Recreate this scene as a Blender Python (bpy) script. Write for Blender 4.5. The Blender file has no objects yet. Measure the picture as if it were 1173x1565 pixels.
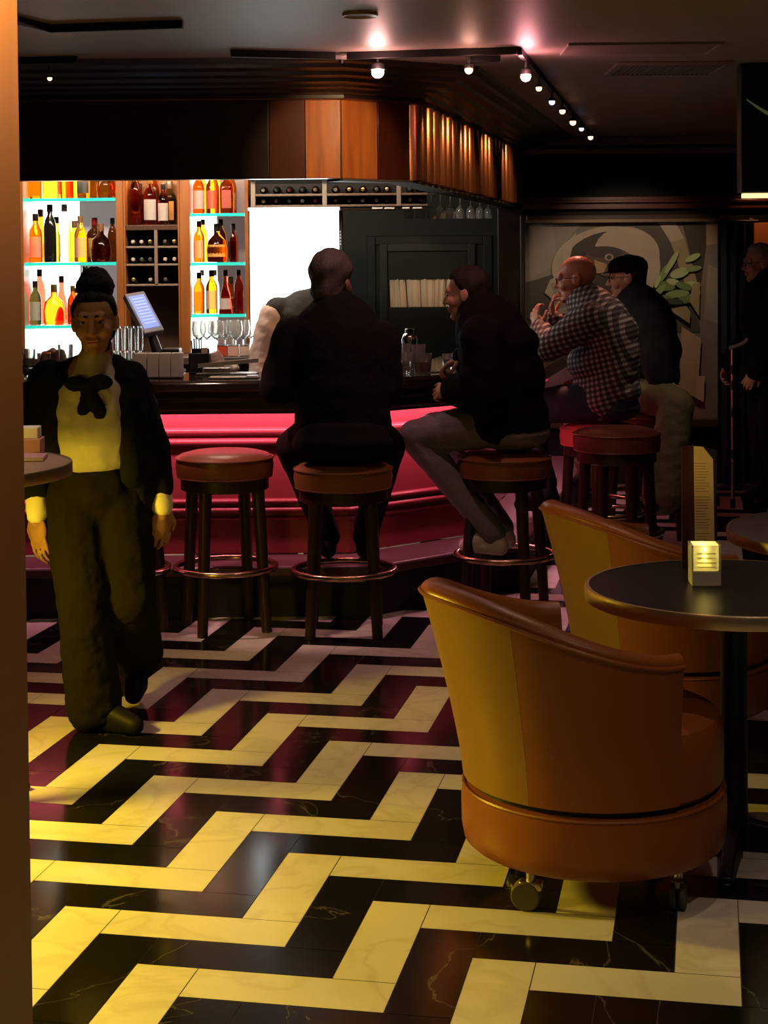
import bpy, bmesh, math, random
from mathutils import Vector, Matrix, Euler
random.seed(7)
PI = math.pi
sc = bpy.context.scene
COL = sc.collection
V = Vector

# ------------------------------------------------------------------ camera model (also turns a pixel into a point)
FPX, PIT, ROL, CAMH, CY = 2525.88, 0.031555, -0.0086, 1.62, 480.0
_c, _s = math.cos(ROL), math.sin(ROL)
_cp, _sp = math.cos(PIT), math.sin(PIT)
_i = V((1, 0, 0)); _f = V((0, _cp, -_sp)); _d = V((0, -_sp, -_cp))
C_R = _c*_i - _s*_d
C_D = _s*_i + _c*_d

def ray(x, y): return C_R*((x-586.5)/FPX) + C_D*((y-CY)/FPX) + _f
def at(x, y, Y):
    d = ray(x, y); return V((0, 0, CAMH)) + d*(Y/d.y)
def onz(x, y, z=0.0):
    d = ray(x, y); return V((0, 0, CAMH)) + d*((z-CAMH)/d.z)

cam = bpy.data.cameras.new('camera')
cam.sensor_fit = 'AUTO'; cam.sensor_width = 36.0
cam.lens = FPX/1565*36.0
cam.shift_y = -(1565/2-CY)/1565
cam.clip_start = 0.05
co = bpy.data.objects.new('camera', cam); COL.objects.link(co)
M = Matrix.Identity(4)
for k, v in enumerate((C_R, -C_D, -_f)):
    for r in range(3): M[r][k] = v[r]
M.translation = V((0, 0, CAMH))
co.matrix_world = M
sc.camera = co

# ------------------------------------------------------------------ materials
MATS = {}
def mat(name, col, rough=.5, metal=0., spec=.5, emit=None, es=0., trans=0., ior=1.45, coat=0., noise=None, bump=0., bscale=60., sheen=0., stretch=None):
    """noise = (scale, amount, second colour)"""
    if name in MATS: return MATS[name]
    m = bpy.data.materials.new(name); m.use_nodes = True
    nt = m.node_tree; b = nt.nodes['Principled BSDF']
    b.inputs['Base Color'].default_value = (*col, 1)
    b.inputs['Roughness'].default_value = rough
    b.inputs['Metallic'].default_value = metal
    b.inputs['Specular IOR Level'].default_value = spec
    b.inputs['IOR'].default_value = ior
    b.inputs['Transmission Weight'].default_value = trans
    b.inputs['Coat Weight'].default_value = coat
    b.inputs['Coat Roughness'].default_value = .1
    if sheen: b.inputs['Sheen Weight'].default_value = sheen
    if emit:
        b.inputs['Emission Color'].default_value = (*emit, 1)
        b.inputs['Emission Strength'].default_value = es
    if noise or bump:
        tc = nt.nodes.new('ShaderNodeTexCoord')
        mp = nt.nodes.new('ShaderNodeMapping'); nt.links.new(tc.outputs['Object'], mp.inputs['Vector'])
        if stretch: mp.inputs['Scale'].default_value = stretch
    if noise:
        n = nt.nodes.new('ShaderNodeTexNoise'); n.inputs['Scale'].default_value = noise[0]; n.inputs['Detail'].default_value = 6
        nt.links.new(mp.outputs[0], n.inputs['Vector'])
        r = nt.nodes.new('ShaderNodeValToRGB'); r.color_ramp.elements[0].position = .35; r.color_ramp.elements[1].position = .7
        r.color_ramp.elements[0].color = (*col, 1); c2 = [a+(q-a)*noise[1] for a, q in zip(col, noise[2])]
        r.color_ramp.elements[1].color = (*c2, 1)
        nt.links.new(n.outputs['Fac'], r.inputs[0]); nt.links.new(r.outputs[0], b.inputs['Base Color'])
    if bump:
        n2 = nt.nodes.new('ShaderNodeTexNoise'); n2.inputs['Scale'].default_value = bscale; n2.inputs['Detail'].default_value = 4
        nt.links.new(mp.outputs[0], n2.inputs['Vector'])
        bp = nt.nodes.new('ShaderNodeBump'); bp.inputs['Strength'].default_value = bump; bp.inputs['Distance'].default_value = .01
        nt.links.new(n2.outputs['Fac'], bp.inputs['Height']); nt.links.new(bp.outputs[0], b.inputs['Normal'])
    MATS[name] = m
    return m

def marble(name, base, vein, rough, vs, lo, hi):
    m = bpy.data.materials.new(name); m.use_nodes = True
    nt = m.node_tree; b = nt.nodes['Principled BSDF']
    tc = nt.nodes.new('ShaderNodeTexCoord')
    n = nt.nodes.new('ShaderNodeTexNoise'); n.inputs['Scale'].default_value = vs; n.inputs['Detail'].default_value = 8; n.inputs['Distortion'].default_value = 1.6
    nt.links.new(tc.outputs['Object'], n.inputs['Vector'])
    # thin veins: distance of the noise from .5
    s1 = nt.nodes.new('ShaderNodeMath'); s1.operation = 'SUBTRACT'; s1.inputs[1].default_value = .5
    s2 = nt.nodes.new('ShaderNodeMath'); s2.operation = 'ABSOLUTE'
    nt.links.new(n.outputs['Fac'], s1.inputs[0]); nt.links.new(s1.outputs[0], s2.inputs[0])
    r = nt.nodes.new('ShaderNodeValToRGB')
    r.color_ramp.elements[0].position = lo; r.color_ramp.elements[0].color = (*vein, 1)
    r.color_ramp.elements[1].position = hi; r.color_ramp.elements[1].color = (*base, 1)
    nt.links.new(s2.outputs[0], r.inputs[0])
    # slight tile-scale mottling
    n3 = nt.nodes.new('ShaderNodeTexNoise'); n3.inputs['Scale'].default_value = 2.3
    nt.links.new(tc.outputs['Object'], n3.inputs['Vector'])
    mx = nt.nodes.new('ShaderNodeMix'); mx.data_type = 'RGBA'; mx.blend_type = 'MULTIPLY'; mx.inputs[0].default_value = .35
    nt.links.new(r.outputs[0], mx.inputs[6]); nt.links.new(n3.outputs['Fac'], mx.inputs[7])
    nt.links.new(mx.outputs[2], b.inputs['Base Color'])
    b.inputs['Roughness'].default_value = rough
    MATS[name] = m
    return m

WHITE_M = marble('white_marble', (.80, .76, .70), (.71, .66, .59), .24, 2.2, .0, .05)
BLACK_M = marble('black_marble', (.010, .009, .009), (.09, .085, .08), .14, 1.3, .0, .004)
GROUT = mat('grout', (.10, .08, .06), .8)
CEIL = mat('ceiling_paint', (.27, .215, .185), .5, noise=(3, .3, (.2, .16, .14)))
DARKWALL = mat('dark_wall_paint', (.007, .006, .0055), .6, spec=.15)
BLACKWOOD = mat('black_stained_wood', (.012, .009, .008), .28, noise=(8, .6, (.03, .016, .01)), stretch=(1, 1, 8))
GREENBLACK = mat('green_black_panelling', (.015, .016, .013), .5, spec=.3)
REDWOOD = mat('dark_red_wood', (.07, .016, .012), .3)
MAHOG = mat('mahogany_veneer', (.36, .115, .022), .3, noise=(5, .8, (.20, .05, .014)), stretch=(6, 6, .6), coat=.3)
MAHOG_D = mat('unlit_mahogany_veneer', (.055, .011, .006), .3, noise=(5, .8, (.035, .008, .004)), stretch=(6, 6, .6), coat=.3)  # same veneer, with shade put into its colour for the unlit panels
FLUTE = mat('copper_toned_flutes', (.42, .17, .07), .24, metal=.85)
BARRED = mat('crimson_panel_paint', (.30, .045, .06), .36, coat=.2)
COUNTER = mat('dark_polished_counter', (.02, .013, .011), .12, coat=.4)
STEEL = mat('brushed_steel', (.55, .53, .5), .3, metal=1.)
CHROME = mat('chrome', (.75, .72, .7), .12, metal=1.)
BRASS = mat('brushed_brass', (.78, .64, .40), .36, metal=1., bump=.03, bscale=180)
COPPER = mat('worn_bronze_ring', (.55, .36, .25), .24, metal=1.)
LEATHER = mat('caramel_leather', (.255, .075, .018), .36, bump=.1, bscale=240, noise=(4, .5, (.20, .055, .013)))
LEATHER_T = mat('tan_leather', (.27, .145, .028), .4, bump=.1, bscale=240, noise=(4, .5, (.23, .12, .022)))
LEATHER_D = mat('oxblood_brown_leather', (.20, .06, .025), .33, bump=.1, bscale=220)
LEATHER_R = mat('red_lit_leather', (.70, .10, .10), .35, bump=.1, bscale=220)  # red light on the seat is put into the leather colour
LEATHER_S = mat('stool_brown_leather', (.27, .095, .032), .34, bump=.1, bscale=220)
STOOLWOOD = mat('stool_dark_wood', (.035, .016, .011), .35)
BLACKMETAL = mat('black_metal', (.006, .006, .006), .45)
BLACKPLASTIC = mat('black_plastic', (.014, .014, .015), .4)
RUBBER = mat('grey_rubber', (.07, .065, .05), .6)
TABLETOP = mat('black_laminate', (.015, .013, .015), .34)
WOODUP = mat('amber_shelf_wood', (.30, .105, .025), .35, noise=(6, .7, (.2, .06, .015)), stretch=(6, 6, .6))
WOODDK = mat('dark_shelf_wood', (.06, .025, .014), .4)
GLASSGREEN = mat('glass_shelf_edge', (.45, .86, .80), .06, trans=.95, ior=1.3)
SHELFEDGE = mat('teal_edge_glow', (.04, .5, .42), .2, trans=.3, emit=(.02, .75, .62), es=.45)  # emission stands in for light caught in the glass edge
CLEAR = mat('clear_glass', (.95, .95, .94), .03, trans=.86, ior=1.45)
FROST = mat('frosted_glass', (.92, .93, .88), .35, trans=.75, ior=1.3)
PANELWHITE = mat('lit_white_panel', (.9, .9, .9), .5, emit=(.86, 1., .93), es=6.0)
SCREENWHITE = mat('lit_screen_face', (.9, .9, .9), .5, emit=(.88, .97, 1.), es=7.0)
STRIPWHITE = mat('lit_strip', (.9, .9, .9), .5, emit=(.85, .97, 1.), es=6.0)
GREYPANEL = mat('grey_glow_panel', (.62, .55, .52), .5, emit=(.85, .78, .74), es=.24)  # faint glow added so the panel reads as lit
PAPER = mat('white_paper', (.78, .73, .68), .7)
CREAM = mat('cream_menu_paper', (.90, .64, .24), .6)
INK = mat('menu_ink', (.34, .22, .10), .7)
MENUBROWN = mat('menu_cover', (.08, .022, .014), .45)
SKIN = mat('light_skin', (.55, .31, .215), .55, spec=.35)
SKIN_D = mat('warm_skin', (.36, .19, .125), .65, spec=.25)
BLACKCLOTH = mat('black_cloth', (.007, .0062, .006), .9, spec=.15, bump=.3, bscale=40)
NAVYCLOTH = mat('charcoal_wool', (.009, .0055, .0065), .95, spec=.1, bump=.5, bscale=160)
JEANS = mat('faded_jeans', (.19, .175, .185), .8, bump=.2, bscale=120)
DARKJEANS = mat('dark_jeans', (.025, .028, .045), .8, bump=.2, bscale=120)
OLIVE = mat('olive_trousers', (.17, .15, .08), .85, bump=.2, bscale=50)
TROUSER = mat('dark_olive_trouser', (.012, .0095, .0055), .95, spec=.1, bump=.3, bscale=50)
SHIRTW = mat('white_shirt', (.46, .42, .36), .8, bump=.3, bscale=25)
CUFFW = mat('white_cuff', (.80, .74, .55), .8, bump=.15, bscale=60)
HAIRBLK = mat('black_hair', (.005, .004, .004), .65, spec=.2, bump=.6, bscale=60, stretch=(4, 1, 1))
HAIRBRN = mat('brown_hair', (.020, .013, .009), .65, spec=.25, bump=.6, bscale=60, stretch=(4, 1, 1))
HAIRGRY = mat('greying_brown_hair', (.080, .068, .060), .65, spec=.25, bump=.6, bscale=60, stretch=(4, 1, 1))
HAIRWHT = mat('grey_white_hair', (.35, .30, .27), .6, bump=.4, bscale=60)
SNEAKER = mat('pale_sneaker', (.70, .65, .60), .6)
SHOE = mat('black_shoe', (.007, .006, .006), .55, spec=.2)
EYEW = mat('eye_white', (.30, .25, .22), .5, spec=.2)
IRIS = mat('dark_iris', (.012, .008, .006), .5, spec=.2)
LIPS = mat('lips', (.42, .13, .10), .4)
BULB = mat('warm_bulb', (1, .9, .8), .4, emit=(1., .72, .58), es=55.)
BULBP = mat('pink_bulb', (1, .7, .7), .4, emit=(1., .50, .46), es=18.)
BULBC = mat('cool_bulb', (.8, .8, 1), .4, emit=(.55, .58, 1.), es=2.6)
BULBO = mat('amber_bulb', (1, .8, .6), .4, emit=(1., .52, .25), es=4.0)
POSBLUE = mat('till_screen', (.1, .15, .4), .4, emit=(.20, .33, .95), es=.75)
POSLIGHT = mat('till_screen_text', (.3, .4, .8), .4, emit=(.28, .42, .98), es=.85)
POSFRAME = mat('till_grey_plastic', (.16, .16, .19), .45)
PINKBOX = mat('pink_card', (.55, .28, .28), .6)
NAPKIN = mat('pinkish_white_cloth', (.66, .50, .46), .8)

def glass(name, col, rough=.06):
    return mat(name, col, rough, trans=1., ior=1.25)
LIQ = dict(amber=glass('amber_glass', (1., .25, .004)), gold=glass('gold_glass', (1., .40, .008)), orange=glass('deep_orange_glass', (.95, .15, .004)),
           red=glass('red_glass', (.75, .06, .03)), green=glass('green_glass', (.05, .32, .14)), clear=glass('clear_bottle_glass', (.60, .72, .70)),
           brown=glass('brown_glass', (.26, .055, .01)), dark=mat('dark_bottle_glass', (.012, .010, .008), .12))
CAPS = [mat('black_cap', (.012, .011, .011), .35), mat('gold_cap', (.55, .36, .12), .3, metal=.9), mat('red_cap', (.30, .02, .02), .4), mat('silver_cap', (.55, .53, .5), .3, metal=.9), mat('wooden_stopper', (.25, .12, .05), .5)]
LABELM = [mat('cream_bottle_label', (.85, .62, .40), .6, trans=.6), mat('white_bottle_label', (.90, .82, .74), .6, trans=.6), mat('black_bottle_label', (.02, .018, .016), .5), mat('red_bottle_label', (.60, .10, .05), .5, trans=.4), mat('gold_bottle_label', (.80, .45, .10), .45, trans=.4)]

def plaid():
    m = bpy.data.materials.new('gingham_shirt'); m.use_nodes = True
    nt = m.node_tree; b = nt.nodes['Principled BSDF']; b.inputs['Roughness'].default_value = .85
    tc = nt.nodes.new('ShaderNodeTexCoord'); sep = nt.nodes.new('ShaderNodeSeparateXYZ')
    mp = nt.nodes.new('ShaderNodeMapping'); mp.inputs['Rotation'].default_value = (0.25, .0, .45)
    nt.links.new(tc.outputs['Object'], mp.inputs['Vector']); nt.links.new(mp.outputs[0], sep.inputs[0])
    outs = []
    for ax in ('Y', 'Z'):
        a = nt.nodes.new('ShaderNodeMath'); a.operation = 'MULTIPLY'; a.inputs[1].default_value = 36.
        nt.links.new(sep.outputs[ax], a.inputs[0])
        fr = nt.nodes.new('ShaderNodeMath'); fr.operation = 'FRACT'; nt.links.new(a.outputs[0], fr.inputs[0])
        st = nt.nodes.new('ShaderNodeMath'); st.operation = 'GREATER_THAN'; st.inputs[1].default_value = .45; nt.links.new(fr.outputs[0], st.inputs[0])
        outs.append(st)
    ad = nt.nodes.new('ShaderNodeMath'); ad.operation = 'ADD'
    nt.links.new(outs[0].outputs[0], ad.inputs[0]); nt.links.new(outs[1].outputs[0], ad.inputs[1])
    hf = nt.nodes.new('ShaderNodeMath'); hf.operation = 'MULTIPLY'; hf.inputs[1].default_value = .5; nt.links.new(ad.outputs[0], hf.inputs[0])
    r = nt.nodes.new('ShaderNodeValToRGB'); r.color_ramp.interpolation = 'CONSTANT'
    e = r.color_ramp.elements; e[0].position = 0; e[0].color = (.42, .38, .36, 1); e[1].position = .3; e[1].color = (.12, .095, .105, 1)
    e.new(.8).color = (.03, .02, .025, 1)
    nt.links.new(hf.outputs[0], r.inputs[0]); nt.links.new(r.outputs[0], b.inputs['Base Color'])
    return m
PLAID = plaid()

# ------------------------------------------------------------------ mesh builder
def basis(d, up=V((0, 0, 1))):
    d = d.normalized()
    if abs(d.dot(up)) > .98: up = V((0, 1, 0))
    x = up.cross(d).normalized(); y = d.cross(x)
    return x, y, d

class MB:
    def __init__(s): s.bm = bmesh.new(); s.mi = 0
    def f(s, vs):
        try:
            q = s.bm.faces.new(vs); q.material_index = s.mi; return q
        except ValueError: return None
    def v(s, p): return s.bm.verts.new(p)
    def box(s, lo, hi, mtx=None):
        x0, y0, z0 = lo; x1, y1, z1 = hi
        P = [V(p) for p in ((x0,y0,z0),(x1,y0,z0),(x1,y1,z0),(x0,y1,z0),(x0,y0,z1),(x1,y0,z1),(x1,y1,z1),(x0,y1,z1))]
        if mtx: P = [mtx @ p for p in P]
        q = [s.v(p) for p in P]
        for t in ((3,2,1,0),(4,5,6,7),(0,1,5,4),(1,2,6,5),(2,3,7,6),(3,0,4,7)): s.f([q[k] for k in t])
        return s
    def rings(s, R, cap0=True, cap1=True, closed=True):
        L = [[s.v(p) for p in r] for r in R]
        n = len(L[0])
        for a, b in zip(L, L[1:]):
            for k in range(n if closed else n-1):
                s.f([a[k], a[(k+1) % n], b[(k+1) % n], b[k]])
        if cap0 and closed: s.f(L[0][::-1])
        if cap1 and closed: s.f(L[-1])
        return s
    def cyl(s, a, b, r0, r1=None, n=20):
        a, b = V(a), V(b); r1 = r0 if r1 is None else r1
        x, y, d = basis(b-a)
        R = [[p + x*(r*math.cos(2*PI*k/n)) + y*(r*math.sin(2*PI*k/n)) for k in range(n)] for p, r in ((a, r0), (b, r1))]
        return s.rings(R)
    def lathe(s, prof, c=(0,0,0), n=32, mtx=None, cap0=True, cap1=True, sx=1., sy=1., rot=0.):
        c = V(c)
        R = []
        for r, z in prof:
            ring = [V((sx*r*math.cos(2*PI*k/n+rot), sy*r*math.sin(2*PI*k/n+rot), z)) for k in range(n)]
            R.append([(mtx @ p if mtx else c + p) for p in ring])
        return s.rings(R, cap0, cap1)
    def tube(s, pts, r, n=10, closed=False):
        pts = [V(p) for p in pts]; N = len(pts); R = []
        for k, p in enumerate(pts):
            a = pts[(k-1) % N] if (closed or k > 0) else p
            b = pts[(k+1) % N] if (closed or k < N-1) else p
            x, y, d = basis(b-a)
            R.append([p + x*(r*math.cos(2*PI*j/n)) + y*(r*math.sin(2*PI*j/n)) for j in range(n)])
        if closed:
            L = [[s.v(p) for p in rr] for rr in R]
            for i in range(N):
                a, b = L[i], L[(i+1) % N]
                for k in range(n): s.f([a[k], a[(k+1) % n], b[(k+1) % n], b[k]])
            return s
        return s.rings(R)
    def ell(s, c, r, mtx=None, nu=20, nv=12):
        c = V(c); r = V(r) if not isinstance(r, (int, float)) else V((r, r, r))
        R = []
        top = None
        Rm = mtx or Matrix.Identity(3)
        def P(th, ph):
            return c + Rm @ V((r.x*math.cos(th)*math.cos(ph), r.y*math.sin(th)*math.cos(ph), r.z*math.sin(ph)))
        L = [[s.v(P(2*PI*k/nu, -PI/2+PI*j/nv)) for k in range(nu)] for j in range(1, nv)]
        b, t = s.v(P(0, -PI/2)), s.v(P(0, PI/2))
        for a, q in zip(L, L[1:]):
            for k in range(nu): s.f([a[k], a[(k+1) % nu], q[(k+1) % nu], q[k]])
        for k in range(nu):
            s.f([b, L[0][(k+1) % nu], L[0][k]]); s.f([t, L[-1][k], L[-1][(k+1) % nu]])
        return s
    def cap(s, a, b, r0, r1=None):
        a, b = V(a), V(b); r1 = r0 if r1 is None else r1
        s.ell(a, r0, nu=14, nv=8); s.ell(b, r1, nu=14, nv=8)
        if (b-a).length > 1e-5: s.cyl(a, b, r0, r1, 14)
        return s
    def prism(s, poly, fn):
        """poly: list of 2-D points; fn(p, k) -> 3-D point on near (0) and far (1) side"""
        a = [s.v(fn(p, 0)) for p in poly]; b = [s.v(fn(p, 1)) for p in poly]; n = len(poly)
        s.f(a); s.f(b[::-1])
        for k in range(n): s.f([a[k], b[k], b[(k+1) % n], a[(k+1) % n]])
        return s
    def build(s, name, m, parent=None, smooth=True, ang=.7, bev=0., seg=2, loc=None):
        me = bpy.data.meshes.new(name)
        bmesh.ops.recalc_face_normals(s.bm, faces=s.bm.faces)
        s.bm.to_mesh(me); s.bm.free()
        for q in (m if isinstance(m, (list, tuple)) else [m]): me.materials.append(q)
        if smooth:
            me.shade_smooth(); me.set_sharp_from_angle(angle=ang)
        o = bpy.data.objects.new(name, me); COL.objects.link(o)
        if parent is not None: o.parent = parent
        if loc is not None: o.location = loc
        if bev:
            bv = o.modifiers.new('bevel', 'BEVEL'); bv.width = bev; bv.segments = seg; bv.limit_method = 'ANGLE'; bv.angle_limit = .6
        return o

def tag(o, label=None, cat=None, group=None, kind=None):
    if label: o['label'] = label
    if cat: o['category'] = cat
    if group: o['group'] = group
    if kind: o['kind'] = kind
    return o
def thing(name, label, cat, loc=(0,0,0), rz=0., group=None):
    o = bpy.data.objects.new(name, None); COL.objects.link(o)
    o.location = loc; o.rotation_euler = (0, 0, rz); o.empty_display_size = .1
    return tag(o, label, cat, group)
def copy_tree(o, kids, parent=None):
    c = o.copy(); COL.objects.link(c)
    if parent is not None: c.parent = parent
    for ch in kids.get(o.name, []): copy_tree(ch, kids, c)
    return c
def kids_map():
    k = {}
    for o in COL.objects:
        if o.parent: k.setdefault(o.parent.name, []).append(o)
    return k
ORD = ['first','second','third','fourth','fifth','sixth','seventh','eighth','ninth','tenth','eleventh','twelfth','thirteenth','fourteenth','fifteenth','sixteenth']

def blob(name, prims, m, parent=None, voxel=.01, smooth=4, disp=None, loc=None):
    """one continuous skin grown round a list of rounded cones and ellipsoids"""
    b = MB()
    for p in prims:
        if p[0] == 'c': b.cap(p[1], p[3], p[2], p[4])
        else: b.ell(*p[1:])
    o = b.build(name, m, None)
    r = o.modifiers.new('r', 'REMESH'); r.mode = 'VOXEL'; r.voxel_size = voxel; r.use_smooth_shade = True
    if smooth:
        sm = o.modifiers.new('s', 'SMOOTH'); sm.factor = .5; sm.iterations = smooth
    if disp:
        tx = bpy.data.textures.new(name, 'CLOUDS'); tx.noise_scale = disp[1]
        d = o.modifiers.new('d', 'DISPLACE'); d.texture = tx; d.strength = disp[0]; d.mid_level = .5; d.texture_coords = 'LOCAL'
    dg = bpy.context.evaluated_depsgraph_get()
    me = bpy.data.meshes.new_from_object(o.evaluated_get(dg))
    me.name = name
    o.modifiers.clear(); old = o.data; o.data = me; bpy.data.meshes.remove(old)
    if not me.materials: me.materials.append(m)
    me.shade_smooth()
    if parent is not None: o.parent = parent
    if loc is not None: o.location = loc
    return o

# ------------------------------------------------------------------ plan lines of the bar (outward = towards the drinkers)
def offset(poly, d):
    P = [V((p[0], p[1])) for p in poly]; out = []
    N = []
    for a, b in zip(P, P[1:]):
        t = (b-a).normalized(); N.append(V((t.y, -t.x)))
    for k, p in enumerate(P):
        if k == 0: n = N[0]; out.append(p+n*d)
        elif k == len(P)-1: out.append(p+N[-1]*d)
        else:
            m = (N[k-1]+N[k]).normalized(); out.append(p + m*(d/m.dot(N[k])))
    return [(q.x, q.y) for q in out]
def sweep(mb, poly, prof, close=False):
    rows = [[mb.v((x, y, z)) for x, y in offset(poly, d)] for d, z in prof]
    pr = list(zip(rows, rows[1:]))
    if close: pr.append((rows[-1], rows[0]))
    for a, b in pr:
        for k in range(len(a)-1): mb.f([a[k], a[k+1], b[k+1], b[k]])
    if close:
        mb.f([r[0] for r in rows]); mb.f([r[-1] for r in rows][::-1])
    return mb
BARLINE = [(-3.3, 7.82), (-.17, 7.82), (.40, 8.30), (1.135, 11.70)]
CANLINE = [(-3.3, 7.90), (-.20, 7.90), (.125, 8.15), (.95, 11.9)]
CZ = 1.085

# ------------------------------------------------------------------ the room
def floor():
    W, R, A, T = .14828694784439386, 3.12, -.1947261121761032, V((-.7014066, 3.954758))
    ca, sa = math.cos(A), math.sin(A)
    def w(u, v): return V((T.x+W*(ca*u-sa*v), T.y+W*(sa*u+ca*v), 0))
    mb = MB(); g = .0085
    mb.mi = 2; q = [mb.v((x, y, -.0015)) for x, y in ((-3.6, -1.9), (4.2, -1.9), (4.2, 12.2), (-3.6, 12.2))]; mb.f(q)
    for c in range(-85, 50):
        for k in range(-30, 40):
            for t in (0, 1):
                if t == 0: u, v, a, b = k*R+c, k*R-c, R, 1
                else: u, v, a, b = k*R+c+R-1, k*R-c+1, 1, R
                m = w(u+a/2, v+b/2)
                if not (-3.5 < m.x < 4.1 and -1.8 < m.y < 11.7): continue
                mb.mi = c % 2
                mb.f([mb.v(w(u+g, v+g)), mb.v(w(u+a-g, v+g)), mb.v(w(u+a-g, v+b-g)), mb.v(w(u+g, v+b-g))])
    o = mb.build('floor', [WHITE_M, BLACK_M, GROUT], smooth=False)
    tag(o, kind='structure')
floor()
def struct(name, lo, hi, m, bev=0.):
    o = MB().box(lo, hi).build(name, m, smooth=False, bev=bev); tag(o, kind='structure'); return o
struct('ceiling', (-3.6, -1.9, 2.5), (4.2, 12.3, 2.6), CEIL)
struct('wall_back', (-3.6, 11.95, 0), (4.2, 12.15, 2.5), DARKWALL)
struct('wall_left', (-3.7, -1.9, 0), (-3.5, 12.2, 2.5), DARKWALL)
struct('wall_right', (4.0, -1.9, 0), (4.2, 12.2, 2.5), DARKWALL)
struct('wall_rear', (-3.6, -1.9, 0), (4.2, -1.75, 2.5), DARKWALL)
# pillar at the left edge of the view
PILLAR = mat('pillar_wood', (.20, .105, .045), .5, spec=.3, noise=(4, .5, (.16, .08, .035)), stretch=(5, 5, .5))
struct('pillar', (-.80, 2.0, 0), (-.4855, 2.22, 2.5), PILLAR, bev=.004)
# back wall: picture rail, crown, dado
mb = MB(); mb.box((1.0, 11.90, 1.985), (4.0, 11.95, 2.075)); mb.box((1.0, 11.87, 2.03), (4.0, 11.95, 2.05)); tag(mb.build('trim_1', REDWOOD, smooth=False, bev=.004), kind='structure')
mb = MB(); mb.box((1.0, 11.80, 2.44), (4.0, 11.95, 2.5)); mb.box((1.0, 11.86, 2.38), (4.0, 11.95, 2.42)); tag(mb.build('trim_2', mat('crown_paint', (.16, .13, .12), .3), smooth=False, bev=.006), kind='structure')
mb = MB(); mb.box((1.1, 11.90, 0), (4.0, 11.95, .14)); tag(mb.build('baseboard_back', BLACKWOOD, smooth=False, bev=.004), kind='structure')

# ------------------------------------------------------------------ bar counter
bar = thing('bar_counter', 'long dark-topped bar with crimson panelled front glowing pink under its counter', 'bar counter', (0, 0, 0))
mb = MB(); sweep(mb, BARLINE, [(-.30, CZ), (.30, CZ), (.32, CZ-.012), (.32, CZ-.045), (.305, CZ-.055), (-.30, CZ-.055)], close=True); mb.build('counter_top', COUNTER, bar, smooth=False, bev=.004)
mb = MB(); sweep(mb, BARLINE, [(.29, CZ-.055), (.29, CZ-.085), (.275, CZ-.095), (.275, CZ-.135), (.255, CZ-.145), (.255, CZ-.157), (.20, CZ-.157), (.20, CZ-.055)], close=True); mb.build('apron', BLACKWOOD, bar, smooth=False, bev=.003)
mb = MB(); sweep(mb, BARLINE, [(0, CZ-.055), (0, .24), (-.1, .24), (-.1, CZ-.055)], close=True); mb.build('front_panel', BARRED, bar, smooth=False)
def halfround(z0, z1, out):
    return [(0, z1)] + [(out*math.sin(PI*k/8), z1+(z0-z1)*(1-math.cos(PI*k/8))/2) for k in range(1, 8)] + [(0, z0)]
for z0, z1, o_ in ((.802, .842, .022), (.752, .792, .026), (.475, .503, .022), (.432, .464, .026), (.398, .418, .014)):
    mb = MB(); sweep(mb, BARLINE, halfround(z0, z1, o_)); mb.build('moulding', BARRED, bar)
LEDGE = mat('worn_foot_ledge', (.10, .05, .055), .35)
mb = MB(); sweep(mb, BARLINE, [(0, .235), (.31, .235), (.32, .225), (.32, .19), (0, .19)], close=True); mb.build('foot_ledge', LEDGE, bar, smooth=False, bev=.004)
mb = MB(); sweep(mb, BARLINE, [(.30, .19), (.30, 0), (0, 0), (0, .19)], close=True); mb.build('plinth', mat('black_plinth', (.008, .007, .007), .5), bar, smooth=False)
mb = MB(); sweep(mb, BARLINE, [(.19, CZ-.062), (.19, CZ-.08), (.16, CZ-.08), (.16, CZ-.062)], close=True)
mb.build('light_strip', mat('pink_strip', (1, .5, .6), .5, emit=(1., .22, .32), es=2.5), bar, smooth=False)

# ------------------------------------------------------------------ canopy over the bar
can = thing('bar_canopy', 'dark canopy above bar with lit mahogany corner and fluted copper side', 'canopy', (0, 0, 0))
ZB, ZT = 2.02, 2.395
def can_x(px, py=200): return at(px, py, 7.9).x
X410, X465, X28 = can_x(411), can_x(466), -3.3
def fascia(p, q, m, out=0.012):
    p, q = V((*p, 0)), V((*q, 0)); t = (q-p).normalized(); n = V((t.y, -t.x, 0))
    mb = MB(); a, b = p+n*out, q+n*out
    P = [p+t*.003, q-t*.003]
    vs = []
    for z in (ZB, ZT):
        for pt in (p+t*.002, q-t*.002):
            for k in (0., out): vs.append(pt+n*k+V((0, 0, z)))
    o = [mb.v(v) for v in vs]
    for t4 in ((0,2,3,1),(4,5,7,6),(0,1,5,4),(2,6,7,3),(1,3,7,5),(0,4,6,2)): mb.f([o[i] for i in t4])
    return mb.build('fascia_panel', m, can, smooth=False, bev=.002)
for x0, x1 in ((-3.3, -2.3), (-2.3, -1.42), (-1.42, X410)): fascia((x0, 7.9), (x1, 7.9), BLACKWOOD)
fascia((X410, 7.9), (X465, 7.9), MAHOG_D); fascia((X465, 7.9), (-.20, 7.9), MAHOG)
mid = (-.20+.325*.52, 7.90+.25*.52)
fascia((-.20, 7.9), mid, MAHOG); fascia(mid, (.125, 8.15), MAHOG_D)
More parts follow.
